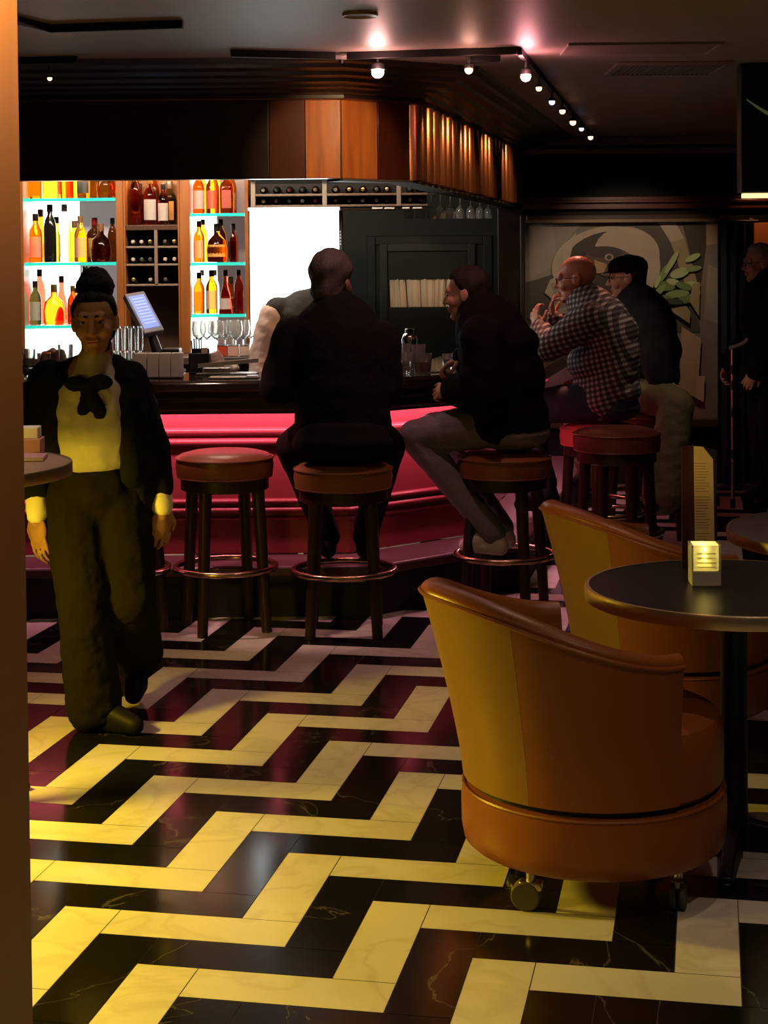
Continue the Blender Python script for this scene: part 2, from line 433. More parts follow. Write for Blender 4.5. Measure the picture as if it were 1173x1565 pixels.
# fluted side
mb = MB(); a, b = V((.125, 8.15, 0)), V((.95, 11.9, 0)); L = (b-a).length; t = (b-a)/L; n = V((t.y, -t.x, 0)); NF = 21
pts = []
for k in range(NF):
    u0 = k/NF*L; wf = L/NF; rf = wf*.40
    for j in range(11): pts.append(a+t*(u0+wf*.5-rf*math.cos(PI*j/10))+n*(.003+rf*math.sin(PI*j/10)))
    pts.append(a+t*(u0+wf*.92)+n*-.02); pts.append(a+t*(u0+wf*1.07)+n*-.02)
rows = [[mb.v(p+V((0, 0, z))) for p in pts] for z in (ZB, ZT)]
for k in range(len(pts)-1):
    mb.mi = 0 if k % 13 < 10 else 1
    mb.f([rows[0][k], rows[0][k+1], rows[1][k+1], rows[1][k]])
mb.build('fluted_panel', [FLUTE, BLACKWOOD], can, ang=1.2)
mb = MB(); sweep(mb, CANLINE, [(.0, ZB), (.0, ZT), (-.06, ZT), (-.06, ZB)], close=True); mb.build('core', BLACKWOOD, can, smooth=False)
mb = MB(); sweep(mb, CANLINE[1:], [(.02, ZB-.001), (.02, ZB-.012), (-.11, ZB-.012), (-.11, ZB-.001)], close=True); mb.build('soffit', mat('soffit_paint', (.05, .047, .043), .6), can, smooth=False)
# crown: steps from the canopy top outwards to the ceiling
CR_O = [(-3.3, 7.10), (-.16, 7.10), (.44, 7.50), (1.38, 11.9)]
steps = [(0., 2.395), (.03, 2.395), (.03, 2.41), (.14, 2.412), (.17, 2.425), (.28, 2.427), (.31, 2.437), (.45, 2.439), (.48, 2.452), (.62, 2.454), (.66, 2.468), (.82, 2.47), (.86, 2.484), (.97, 2.486), (1., 2.5)]
mb = MB()
rows = []
for s_, z in steps:
    base = offset(CANLINE, .055)
    rows.append([mb.v((p[0]+(q[0]-p[0])*s_, p[1]+(q[1]-p[1])*s_, z)) for p, q in zip(base, CR_O)])
for a_, b_ in zip(rows, rows[1:]):
    for k in range(3): mb.f([a_[k], a_[k+1], b_[k+1], b_[k]])
mb.build('crown', mat('crown_lacquer', (.013, .008, .007), .38), can, smooth=False)
mb = MB(); sweep(mb, CANLINE, [(.0, ZT-.004), (.065, ZT-.004), (.065, ZT+.014), (.0, ZT+.014)], close=True); mb.build('top_bead', REDWOOD, can, smooth=False, bev=.004)

# ------------------------------------------------------------------ back bar
BF, BB = 9.60, 9.88
def bx(px, Y=BF): return at(px, 400, Y).x
def bz(py, Y=BF, px=250): return at(px, py, Y).z
XL, X187a, X187b, X287a, X287b, X381, X522 = bx(24), bx(179), bx(190), bx(276), bx(291), bx(381), bx(523)
ZTOP = 2.16
ZS1, ZS2, ZS3 = bz(303, BF, 110), bz(401, BF, 110), bz(497, BF, 110)
ZR1, ZR2, ZR3 = bz(326, BF, 330), bz(401, BF, 330), bz(480, BF, 330)
ZBENCH = 1.10
def cabinet(name, label, x0, x1, uprights, floor_z=ZBENCH):
    t = thing(name, label, 'cabinet', ((x0+x1)/2, BB, 0))
    dx = (x0+x1)/2
    for a_, b_ in uprights:
        MB().box((a_-dx, BF-.03-BB, floor_z), (b_-dx, .02, ZTOP)).build('upright', WOODUP, t, smooth=False, bev=.003)
    return t, dx
cabL, dL = cabinet('left_bottle_cabinet', 'backlit bottle cabinet with three glass shelves behind waitress', XL, X187b, [(XL-.04, bx(38)), (X187a, X187b)])
cabL.name = 'bottle_cabinet'
def panel(t, dx, x0, x1, z0, z1, m, name='back_panel', y=BB):
    return MB().box((x0-dx, y-BB-.012, z0), (x1-dx, y-BB+.02, z1)).build(name, m, t, smooth=False)
xw = at(123, 400, BB).x
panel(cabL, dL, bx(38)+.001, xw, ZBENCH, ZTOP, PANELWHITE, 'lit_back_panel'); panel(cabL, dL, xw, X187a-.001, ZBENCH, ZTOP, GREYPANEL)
def shelf(t, dx, x0, x1, z, y0=BF-.02):
    o = MB().box((x0+.002-dx, y0-BB, z-.018), (x1-.002-dx, -.014, z)).build('glass_shelf', GLASSGREEN, t, smooth=False)
    MB().box((x0+.002-dx, y0-BB-.004, z-.018), (x1-.002-dx, y0-BB-.0005, z)).build('shelf_edge_glow', SHELFEDGE, o, smooth=False)
    return o
for z in (ZS1, ZS2, ZS3): shelf(cabL, dL, bx(38), X187a, z)
cabM, dM = cabinet('bottle_cabinet', 'dark middle cabinet with bottle shelf above slatted wine rack and till', X187b, X287a, [(X187b+.001, X187b+.012), (X287a-.012, X287a-.001)])
ZM1 = bz(344, BF, 230)
panel(cabM, dM, X187b+.012, X287a-.012, ZM1, ZTOP, WOODUP); panel(cabM, dM, X187b+.012, X287a-.012, ZBENCH, ZM1, WOODDK)
MB().box((X187b+.012-dM, BF-.02-BB, ZM1-.03), (X287a-.012-dM, -.012, ZM1)).build('shelf_board', WOODDK, cabM, smooth=False, bev=.003)
zr = [bz(y, BF, 230) for y in (376, 403, 434)]
for z in zr: MB().box((X187b+.012-dM, BF-.02-BB, z-.012), (X287a-.012-dM, -.012, z)).build('rack_shelf', mat('grey_rack_wood', (.20, .14, .10), .4), cabM, smooth=False, bev=.002)
xm = bx(240); MB().box((xm-.012-dM, BF-.025-BB, zr[2]), (xm+.006-dM, BF+.0-BB, ZM1-.03)).build('rack_divider', MATS['grey_rack_wood'], cabM, smooth=False)
cabR, dR = cabinet('bottle_cabinet', 'narrow backlit bottle cabinet beside the bright white screen', X287b, X381, [(X287a, X287b), (X381-.022, X381)])
xw2 = at(332, 400, BB).x
panel(cabR, dR, X287b, xw2, ZBENCH, ZTOP, PANELWHITE, 'lit_back_panel'); panel(cabR, dR, xw2, X381-.023, ZBENCH, ZTOP, mat('brown_glow_panel', (.48, .34, .30), .5, emit=(.80, .58, .52), es=.14))  # right-hand panel also carries a faint added glow
for z in (ZR1, ZR2, ZR3): shelf(cabR, dR, X287b, X381-.023, z)
# bench under all three and the screen
bench = thing('back_counter', 'low dark back counter below the lit bottle cabinets', 'counter', ((XL+X522)/2, 9.5, 0))
dB = (XL+X522)/2
MB().box((XL-.04-dB, 9.18-9.5, 1.06), (X522-dB, BB+.02-9.5, ZBENCH-.001)).build('worktop', STEEL, bench, smooth=False, bev=.004)
MB().box((XL-.04-dB, 9.22-9.5, 0), (X522-dB, BB+.02-9.5, 1.06)).build('carcass', BLACKWOOD, bench, smooth=False)
# white screen
zs0, zs1 = ZBENCH, bz(321, BF, 450)
scr = thing('lit_screen', 'blank glowing white screen behind the bar', 'screen', ((X381+X522)/2, BF, zs0))
hw = (X522-X381)/2
MB().box((-hw+.006, -.012, .01), (hw-.018, .03, zs1-zs0-.004)).build('screen_face', SCREENWHITE, scr, smooth=False)
mb = MB(); mb.box((-hw+.001, -.03, 0), (-hw+.006, .05, zs1-zs0)); mb.box((hw-.018, -.03, 0), (hw, .24, zs1-zs0)); mb.box((-hw, -.03, zs1-zs0-.004), (hw, .05, zs1-zs0+.006)); mb.box((-hw+.006, .03, 0), (hw-.018, .1, zs1-zs0))
mb.build('bezel', mat('blue_grey_bezel', (.05, .055, .06), .4), scr, smooth=False)
mb = MB()
for k in range(5): mb.box((hw-.013, -.0325, .62+.018*k), (hw-.006, -.03, .630+.018*k))
mb.build('bezel_mark', mat('pale_mark', (.5, .55, .6), .4), scr, smooth=False)
# light strips above the screen
for y_, nm in ((270.5, 'slim white light strip under the canopy above wine rack'), (319, 'slim white light strip just above the white screen')):
    z = bz(y_, BF-.17, 450)
    s_ = thing('light_strip', nm, 'light', ((X381+X522)/2, BF-.17, z))
    MB().box((-hw+.01, -.012, -.007), (hw-.012, .012, .007)).build('diffuser', STRIPWHITE, s_, smooth=False, bev=.003)
    MB().box((-hw+.005, .012, -.010), (hw-.006, .03, .010)).build('mount_housing', STEEL, s_, smooth=False)
# overhead wine rack
zr0, zr1, zr2 = bz(313, BF-.1, 500), bz(296, BF-.1, 500), bz(277, BF-.1, 500)
XR0, XR1 = bx(384, BF-.1), bx(654, BF-.1)
rack = thing('wine_rack', 'long overhead wooden wine rack running right from above white screen', 'wine rack', ((XR0+XR1)/2, BF-.1, zr0))
dk = (XR0+XR1)/2
RK = mat('rack_wood', (.14, .085, .055), .4)
for z in (zr0, zr1): MB().box((XR0-dk, -.02, z-zr0-.012), (XR1-dk, .28, z-zr0)).build('rack_shelf', RK, rack, smooth=False, bev=.002)
MB().box((XR0-dk, .27, -.012), (XR1-dk, .29, zr2-zr0)).build('back_board', BLACKWOOD, rack, smooth=False)
for px in (388, 497, 610):
    x = bx(px, BF-.1); MB().box((x-.013-dk, -.025, -.012), (x+.013-dk, .0, zr2-zr0+.02)).build('post', mat('pale_rack_post', (.20, .15, .11), .45), rack, smooth=False, bev=.003)
MB().box((XR0-dk, -.01, -.034), (XR1-dk, .05, -.0125)).build('bottom_rail', BLACKWOOD, rack, smooth=False, bev=.003)
for px0, px1 in ((393, 405), (408, 424), (427, 440), (445, 459), (569, 585), (588, 603), (615, 626), (631, 645)):
    MB().box((bx(px0, BF-.1)-dk, -.014, -.026), (bx(px1, BF-.1)-dk, -.01, -.018)).build('price_ticket', PAPER, rack, smooth=False)

# ------------------------------------------------------------------ bottles
def bottle_proto(kind):
    """body, cap, label as separate meshes, base at the origin"""
    P = dict(round=[(.0,0),(.034,0),(.038,.006),(.038,.165),(.034,.19),(.016,.225),(.0145,.27)],
             square=[(.0,0),(.045,0),(.049,.006),(.049,.15),(.044,.17),(.018,.19),(.016,.235)],
             tall=[(.0,0),(.031,0),(.035,.006),(.035,.20),(.028,.235),(.0145,.265),(.014,.31)],
             squat=[(.0,0),(.05,0),(.056,.01),(.058,.07),(.05,.12),(.018,.155),(.015,.20)],
             cone=[(.0,0),(.045,0),(.047,.008),(.034,.13),(.020,.19),(.0145,.22),(.014,.285)],
             slab=[(.0,0),(.048,0),(.052,.006),(.052,.14),(.047,.165),(.017,.18),(.016,.22)])[kind]
    n = 8 if kind in ('square', 'slab') else 20
    sy = .55 if kind == 'slab' else 1.
    def prof(pr, extra=0.):
        mb = MB()
        if kind in ('square', 'slab'):
            R = []
            for r, z in pr:
                r = r+extra if r > 0 else 0
                w = r*.80 if r > .025 else r
                h = w*sy if r > .025 else w
                c = w*.75 if r > .025 else w*.45
                ch = h*.75 if r > .025 else h*.45
                R.append([V(p) for p in ((w,-ch,z),(w,ch,z),(c,h,z),(-c,h,z),(-w,ch,z),(-w,-ch,z),(-c,-h,z),(c,-h,z))])
            mb.rings(R[1:])
        else: mb.lathe(pr[1:], n=n)
        return mb
    body = prof(P)
    zt = P[-1][1]; rt = P[-1][0]
    cap = MB().lathe([(rt*1.12, zt-.028), (rt*1.2, zt-.026), (rt*1.2, zt+.012), (rt*1.0, zt+.015)], n=12)
    hi = max(z for r, z in P if r > .03); lo = .03; hh = lo+(hi-lo)*.75
    lab = MB()
    if kind in ('square', 'slab'):
        w = P[2][0]*.80*.7; y = -(P[2][0]*.80*sy)-.0008
        lab.box((-w, y-.0008, lo), (w, y, hh))
    else:
        R = []
        for z in (lo, hh):
            rr = None
            for (r0, z0), (r1, z1) in zip(P[1:], P[2:]):
                if z0 <= z <= z1: rr = r0+(r1-r0)*(z-z0)/max(z1-z0, 1e-6)
            R.append([V(((rr+.0012)*math.cos(a), (rr+.0012)*math.sin(a), z)) for a in [-PI/2-1.1+2.2*k/10 for k in range(11)]])
        lab.rings(R, closed=False)
    bo = body.build('glass_body', LIQ['amber'], ang=.8).data; ca = cap.build('cap', CAPS[0]).data; la = lab.build('paper_label', LABELM[0]).data
    res = (bo, ca, la, zt+.015)
    for o in list(COL.objects):
        if o.data in (bo, ca, la): bpy.data.objects.remove(o)
    return res
PROTO = {k: bottle_proto(k) for k in ('round', 'square', 'tall', 'squat', 'cone', 'slab')}
MESHC = {}
def mesh_with(me, m):
    key = (me.name, m.name)
    if key not in MESHC:
        c = me.copy(); c.materials.clear(); c.materials.append(m); MESHC[key] = c
    return MESHC[key]
KWORD = dict(round='round', square='square-shouldered', tall='tall slim', squat='squat bellied', cone='tapering', slab='flat flask-shaped')
CWORD = dict(amber='amber', gold='golden', orange='deep orange', red='red', green='green', clear='clear glass', brown='dark brown', dark='black')
def bottle(kind, liq, loc, label, group, sc_=1., cap=0, lab=0, rx=0., rz=0.):
    bo, ca, la, h = PROTO[kind]
    t = thing('spirit_bottle', label, 'bottle', loc, rz, group)
    t.scale = (sc_,)*3
    if rx: t.rotation_euler = (rx, 0, rz)
    for nm, me, m in (('glass_body', bo, LIQ[liq]), ('cap', ca, CAPS[cap]), ('paper_label', la, LABELM[lab] if lab is not None else None)):
        if m is None: continue
        o = bpy.data.objects.new(nm, mesh_with(me, m)); COL.objects.link(o); o.parent = t
    return t
def row(spec, z, y, place, group, maxh=.34, span=(-9, 9)):
    """spec: list of (px, kind, liquid, scale, cap, label); px is where the row is spaced along the shelf"""
    placed = []; chosen = []; (x0_, x1_) = span
    for k, (px, kind, liq, s_, cp, lb) in enumerate(spec):
        x = at(px, 400, y).x
        RAD = dict(round=.038, square=.042, tall=.035, squat=.058, cone=.047, slab=.045)[kind]*1.04
        s_ = min(s_*1.0, maxh/PROTO[kind][3])
        best = None
        for yy in ((y-.058, y+.056) if k % 2 else (y+.056, y-.058)):
            for dx_ in [q*.008*sg for q in range(14) for sg in (1, -1)]:
                xx = x+dx_
                if xx-RAD*s_ < x0_+.003 or xx+RAD*s_ > x1_-.003: continue
                if all((xx-xo)**2+(yy-yo)**2 > (ro+RAD*s_+.003)**2 for xo, yo, ro in placed):
                    if best is None or abs(dx_) < abs(best[0]-x): best = (xx, yy)
                    break
        if best is None: continue
        placed.append((best[0], best[1], RAD*s_)); chosen.append((best[0], best[1], kind, liq, s_, cp, lb))
    # fill what gaps are left
    kinds_ = [q[1:3] for q in spec]
    for yy in (y-.058, y+.056):
        xx = max(x0_, at(spec[0][0], 400, y).x-.03)
        while xx < min(x1_, at(spec[-1][0], 400, y).x+.05):
            kind, liq = random.choice(kinds_); RAD = dict(round=.038, square=.042, tall=.035, squat=.058, cone=.047, slab=.045)[kind]*1.04
            s_ = min(random.uniform(.78, .95), maxh/PROTO[kind][3])
            if xx-RAD*s_ > x0_+.003 and xx+RAD*s_ < x1_-.003 and all((xx-xo)**2+(yy-yo)**2 > (ro+RAD*s_+.003)**2 for xo, yo, ro in placed) and len(chosen) < 16:
                placed.append((xx, yy, RAD*s_)); chosen.append((xx, yy, kind, liq, s_, random.randrange(5), random.choice([None, 0, 1, 4])))
            xx += .006
    for n_ok, (xx, yy, kind, liq, s_, cp, lb) in enumerate(sorted(chosen)):
        bottle(kind, liq, (xx, yy, z+.001), f'{CWORD[liq]} {KWORD[kind]} bottle, {ORD[n_ok]} from left on {place}', group, s_, cp, lb, rz=random.uniform(-.25, .25) if kind not in ('square', 'slab') else 0.)
YB = 9.74
row([(46,'square','gold',1.0,0,None),(60,'round','amber',1.0,1,0),(77,'square','gold',1.0,1,None),(93,'tall','orange',1.,0,3),(105,'round','orange',1.,2,None),(117,'tall','gold',1.,0,None),(132,'round','amber',1.,0,2),(148,'square','amber',1.1,0,None),(166,'squat','amber',.95,1,None)], ZS1, YB, 'top shelf of the wide lit cabinet', 'bottles on the top shelf of the wide cabinet', span=(bx(38), X187a))
row([(46,'round','amber',1.0,0,0),(60,'cone','orange',1.05,2,1),(72,'tall','dark',1.12,0,None),(82,'round','amber',.95,0,None),(96,'tall','clear',1.05,3,1),(112,'square','gold',.98,4,None),(126,'round','gold',.95,4,0),(142,'square','brown',1.05,2,4),(157,'squat','brown',1.05,4,None),(170,'tall','brown',.80,0,None)], ZS2, YB, 'middle shelf of the wide lit cabinet', 'bottles on the middle shelf of the wide cabinet', span=(bx(38), X187a))
row([(44,'round','green',.9,0,1),(53,'tall','red',1.0,0,None),(64,'squat','orange',1.1,1,None),(76,'cone','red',.95,2,3),(88,'round','brown',.8,1,None),(96,'round','orange',.75,1,0),(103,'tall','green',1.1,0,None),(113,'round','red',.95,0,2),(124,'tall','clear',1.1,3,1),(136,'round','brown',1.0,0,0)], ZS3, YB, 'bottom shelf of the wide lit cabinet', 'bottles on the bottom shelf of the wide cabinet', span=(bx(38), X187a))
row([(196,'tall','orange',1.0,1,None),(205,'square','gold',1.0,0,None),(216,'round','gold',1.0,1,1),(226,'tall','amber',1.0,4,None),(238,'round','orange',.85,0,1),(250,'square','clear',1.05,3,4),(258,'tall','gold',.95,0,None),(268,'tall','clear',.95,3,None)], ZM1, YB, 'upper shelf of the dark middle cabinet', 'bottles above the slatted rack', span=(X187b+.012, X287a-.012))
row([(298,'round','orange',.95,1,1),(309,'square','orange',1.0,0,None),(320,'round','amber',1.0,0,3),(331,'tall','gold',.95,1,None),(343,'square','orange',1.0,2,3),(354,'tall','amber',.9,1,1)], ZR1, YB, 'top shelf of narrow cabinet beside screen', 'bottles on the top shelf of the narrow cabinet', .255, span=(X287b, X381-.022))
row([(298,'round','amber',.85,2,0),(309,'tall','amber',.85,0,None),(323,'squat','orange',1.05,0,4),(336,'round','brown',.9,0,None),(349,'round','clear',.8,0,2),(358,'tall','red',.65,0,None),(367,'round','brown',.7,0,None)], ZR2, YB, 'middle shelf of narrow cabinet beside screen', 'bottles on the middle shelf of the narrow cabinet', .255, span=(X287b, X381-.022))
row([(297,'round','orange',.85,0,None),(307,'tall','clear',.95,3,1),(316,'round','amber',.95,0,0),(326,'tall','clear',.95,3,None),(337,'cone','red',1.,0,1),(348,'squat','orange',1.,1,0),(357,'tall','red',.95,0,None),(366,'cone','amber',.95,2,1)], ZR3, YB, 'bottom shelf of narrow cabinet beside screen', 'bottles on the bottom shelf of the narrow cabinet', .255, span=(X287b, X381-.022))
# wine bottles: lying neck forwards
def wine_proto():
    mb = MB().lathe([(.034,0),(.037,.004),(.037,.18),(.03,.205),(.0145,.235),(.014,.30)], n=16); me = mb.build('glass_body', LIQ['dark']).data
    cb = MB().lathe([(.0150,.252),(.0155,.254),(.0155,.305),(.012,.307)], n=12); ce = cb.build('foil_cap', CAPS[0]).data
    for o in list(COL.objects):
        if o.data in (me, ce): bpy.data.objects.remove(o)
    return me, ce
WB, WC = wine_proto()
FOILS = [mat('pale_foil', (.42, .34, .28), .35), mat('dark_red_foil', (.16, .02, .02), .4), mat('gold_foil', (.45, .28, .10), .3, metal=.8), mat('dark_foil', (.05, .045, .04), .4)]
FW = ['pale-foiled', 'dark red-foiled', 'gold-foiled', 'dark-foiled']
def wine(loc, label, group, foil, s_=1., tilt=0.):
    t = thing('wine_bottle', label, 'bottle', loc, 0, group); t.rotation_euler = (PI/2+tilt, 0, 0); t.scale = (s_,)*3
    for nm, me, m in (('glass_body', WB, LIQ['dark']), ('foil_cap', WC, FOILS[foil])):
        o = bpy.data.objects.new(nm, mesh_with(me, m)); COL.objects.link(o); o.parent = t
for r_, (zz, nm) in enumerate(((zr1, 'upper'), (zr0, 'lower'))):
    k = 0
    for px in (402, 422, 442, 462, 482, 513, 534, 555, 576, 592, 627, 644):
        foil = random.choice([0, 0, 1, 2, 3, 3])
        wine((bx(px, BF-.1), BF+.15, zz+.026), f'{FW[foil]} wine bottle, {ORD[k]} from left in {nm} row of overhead rack', 'wine bottles in the overhead rack', foil, .68)
        k += 1
RW = ['top', 'middle', 'bottom']
for r_, z in enumerate((zr[0], zr[1], zr[2])):
    for k, px in enumerate((203, 216, 229, 252, 266)):
        if r_ == 2 and k in (1, 4): continue
        foil = random.choice([0, 0, 2, 3])
        wine((bx(px, BF), BF+.21, z+.026), f'{FW[foil]} wine bottle, {ORD[k]} from left on {RW[r_]} shelf of slatted rack', 'wine bottles in the slatted rack', foil, .68)

# ------------------------------------------------------------------ panelled wall with a curtained hatch, in the back wall right of the screen
YW = 11.95
pan = thing('wall_panelling', 'green-black panelled wall section with small curtained hatch between screen and painting', 'panelling', (at(657, 420, YW).x, YW, 0))
dx = pan.location.x
def wx(px, Y=YW-.03): return at(px, 420, Y).x
def wz(py, px=660, Y=YW-.03): return at(px, py, Y).z
MB().box((-1.0-dx, -.02, 0), (wx(797)-dx, 0, 2.49)).build('backing', GREENBLACK, pan, smooth=False)
def frame(mb, px0, px1, py0, py1, wpx, y0, y1):
    xa, xb, za, zb_ = wx(px0)-dx, wx(px1)-dx, wz(py1), wz(py0); w = abs(wx(px0+wpx)-wx(px0))
    mb.box((xa, y0, za), (xa+w, y1, zb_)); mb.box((xb-w, y0, za), (xb, y1, zb_)); mb.box((xa+w, y0, zb_-w), (xb-w, y1, zb_)); mb.box((xa+w, y0, za), (xb-w, y1, za+w))
mb = MB(); frame(mb, 560, 752, 360, 640, 14, -.045, -.02); mb.build('outer_moulding', GREENBLACK, pan, smooth=False, bev=.006)
mb = MB(); frame(mb, 580, 726, 372, 640, 12, -.06, -.02); mb.build('hatch_frame', mat('hatch_frame_paint', (.019, .020, .016), .45, spec=.4), pan, smooth=False, bev=.005)
mb = MB(); mb.box((wx(592)-dx, -.04, wz(427)), (wx(714)-dx, -.02, wz(384))); mb.box((wx(592)-dx, -.04, wz(630)), (wx(714)-dx, -.02, wz(470))); mb.build('hatch_board', GREENBLACK, pan, smooth=False, bev=.004)
mb = MB(); pts = []
x0, x1 = wx(596)-dx, wx(694)-dx
for k in range(141):
    u = k/140; pts.append((x0+(x1-x0)*u, -.030+.007*math.sin(u*2*PI*11+2*math.sin(u*7))+.005*math.sin(u*31)))
rows = [[mb.v((x+(.012*math.sin(x*9) if j else 0), y, z)) for x, y in pts] for j, z in enumerate((wz(469), wz(426)))]
for k in range(140): mb.f([rows[0][k], rows[0][k+1], rows[1][k+1], rows[1][k]])
mb.build('curtain', mat('pleated_net_curtain', (.75, .60, .42), .8), pan)
mb = MB(); mb.box((wx(760)-dx, -.05, 0), (wx(797)-dx, -.02, 2.0)); mb.build('corner_post', BLACKWOOD, pan, smooth=False, bev=.006)

# ------------------------------------------------------------------ painting on the back wall
YP = 11.93
def px_(zx): return 780+zx*393/1173
def py_(zy): return 320+zy*400/1194
def P3(zx, zy, y): return at(px_(zx), py_(zy), y)
pc = P3(505, 480, YP)
paint = thing('painting', 'large framed abstract painting of a white ellipse, drapery and green leaves behind seated men', 'painting', pc)
cols = [(.14,.115,.09),(.20,.17,.14),(.055,.045,.035),(.035,.025,.018),(.33,.27,.20),(.24,.20,.165),(.08,.045,.03),(.25,.20,.10),(.10,.15,.045),(.17,.24,.08),(.30,.36,.16),(.035,.04,.025),(.30,.18,.09),(.28,.20,.12)]
cm = [mat('painted_tone_%s' % 'abcdefghijklmn'[k], c, .6, noise=(6, .35, tuple(v*.6 for v in c))) for k, c in enumerate(cols)]
mb = MB(); lay = [0]
def poly(pts, ci):
    lay[0] += 1; y = YP-.0012*lay[0]
    mb.mi = ci; a = [mb.v(P3(p[0], p[1], y)-pc) for p in pts]; mb.f(a)
def ellp(cx, cy, rx, ry, ci, rot=0., n=28, a0=0., a1=2*PI):
    pts = []
    for k in range(n):
        t = a0+(a1-a0)*k/n; x, y = rx*math.cos(t), ry*math.sin(t)
        pts.append((cx+x*math.cos(rot)-y*math.sin(rot), cy+x*math.sin(rot)+y*math.cos(rot)))
    poly(pts, ci)
poly([(66,56),(944,56),(944,960),(66,960)], 0)
poly([(66,56),(330,56),(260,140),(200,300),(66,335)], 1); poly([(66,60),(190,60),(215,250),(66,330)], 5); poly([(66,335),(215,290),(160,480),(66,500)], 2)
poly([(66,500),(300,480),(350,960),(66,960)], 3)
poly([(560,56),(680,56),(800,300),(870,560),(700,560),(640,330)], 2)
poly([(670,56),(750,56),(790,130),(730,150)], 4); poly([(730,150),(790,130),(850,330),(800,360)], 7); poly([(780,56),(890,56),(900,330),(850,330)], 3)
poly([(890,56),(944,56),(944,155),(892,165)], 13); poly([(892,165),(944,155),(944,960),(870,960),(860,400)], 0); poly([(900,250),(944,270),(944,520),(880,500)], 1)
ellp(430, 245, 245, 165, 4, -.18, a0=PI*.95, a1=PI*1.75); ellp(450, 250, 215, 150, 3, -.18)
ellp(530, 200, 150, 120, 4, .10); ellp(590, 250, 92, 130, 4, -.1)
poly([(235,180),(300,100),(250,300),(235,420),(300,470),(190,480),(200,420),(155,380),(180,320),(225,300)], 4)
poly([(180,340),(230,320),(215,360),(250,380),(200,392)], 5); poly([(195,420),(240,405),(270,440),(215,455)], 1)
ellp(455, 240, 120, 70, 6, .2); ellp(420, 195, 90, 26, 3, .05); ellp(448, 218, 20, 16, 5); ellp(449, 219, 11, 10, 3)
poly([(380,230),(440,250),(420,300),(390,290)], 12)
for cx, cy, rx, ry, r_, ci in ((700,290,55,16,-1.0,9),(735,240,60,13,-1.05,10),(770,290,45,22,-.3,10),(830,220,38,14,-.45,10),(835,270,36,13,-.15,9),(700,350,50,22,.1,8),(740,330,30,14,.2,10),(680,370,40,14,-.8,9),(760,385,55,18,-.1,9),(715,410,40,16,.25,8),(800,410,60,18,-.3,8),(830,340,34,12,.05,10),(790,350,40,16,.3,8),(670,330,30,10,-1.2,10),(745,420,45,14,.1,11),(840,390,30,18,-.8,9)):
    ellp(cx, cy, rx, ry, ci, r_, n=16)
poly([(830,340),(862,330),(860,490),(815,420)], 7); poly([(720,455),(800,440),(820,470),(815,520)], 7)
poly([(780,535),(868,590),(862,700),(850,860),(770,830),(775,640)], 13); poly([(850,760),(885,760),(880,880),(845,860)], 4)
mb.build('canvas', cm, paint, smooth=False)
mb = MB()
def fr(a, b, c_, d, y0, y1):
    p, q = P3(a, b, YP)-pc, P3(c_, d, YP)-pc
    mb.box((p.x, y0, q.z), (q.x, y1, p.z))
for a_ in ((38,28,66,990), (944,28,972,990), (66,28,944,56), (66,960,944,990)): fr(*a_, -.06, .0)
mb.build('frame', mat('dark_frame_wood', (.035, .018, .013), .3), paint, smooth=False, bev=.008)
mb = MB()
for a_ in ((62,50,66,966), (944,50,948,966), (62,50,948,56)): fr(*a_, -.066, -.05)
mb.build('inner_slip', mat('bronze_slip', (.16, .11, .07), .35, metal=.5), paint, smooth=False)
# curtain and lit wood panel at right of it
cx0, cx1 = at(1098, 400, 11.7).x, at(1152, 400, 11.7).x
cur = thing('door_curtain', 'tall black curtain hanging right of the painting', 'curtain', ((cx0+cx1)/2, 11.7, 0))
mb = MB(); pts = []
for k in range(61):
    u = k/60; pts.append((-(cx1-cx0)/2+(cx1-cx0)*u, .035*math.sin(u*2*PI*4)))
rows = [[mb.v((x, y+d, z)) for x, y in pts] for z, d in ((.02, 0), (1.88, 0), (1.88, .02), (.02, .02))]
for a_, b_ in zip(rows, rows[1:]+rows[:1]):
    for k in range(60): mb.f([a_[k], a_[k+1], b_[k+1], b_[k]])
mb.build('drape', mat('black_velvet', (.006, .006, .005), .95), cur)
MB().cyl((-(cx1-cx0)/2-.03, .01, 1.885), ((cx1-cx0)/2+.03, .01, 1.885), .012).build('rod', BLACKMETAL, cur)
lp0, lp1 = at(1150, 400, 11.93).x, at(1230, 400, 11.93).x
door = thing('wall_panel', 'warm lit wood panel on back wall behind standing man', 'panel', ((lp0+lp1)/2, 11.94, .0))
MB().box((-(lp1-lp0)/2, -.02, .1), ((lp1-lp0)/2, .0, 1.88)).build('face', mat('amber_wood', (.45, .16, .05), .4), door, smooth=False, bev=.004)
MB().box((-(lp1-lp0)/2-.03, -.03, .0), (-(lp1-lp0)/2, .0, 1.91)).build('edge_trim', REDWOOD, door, smooth=False, bev=.003)

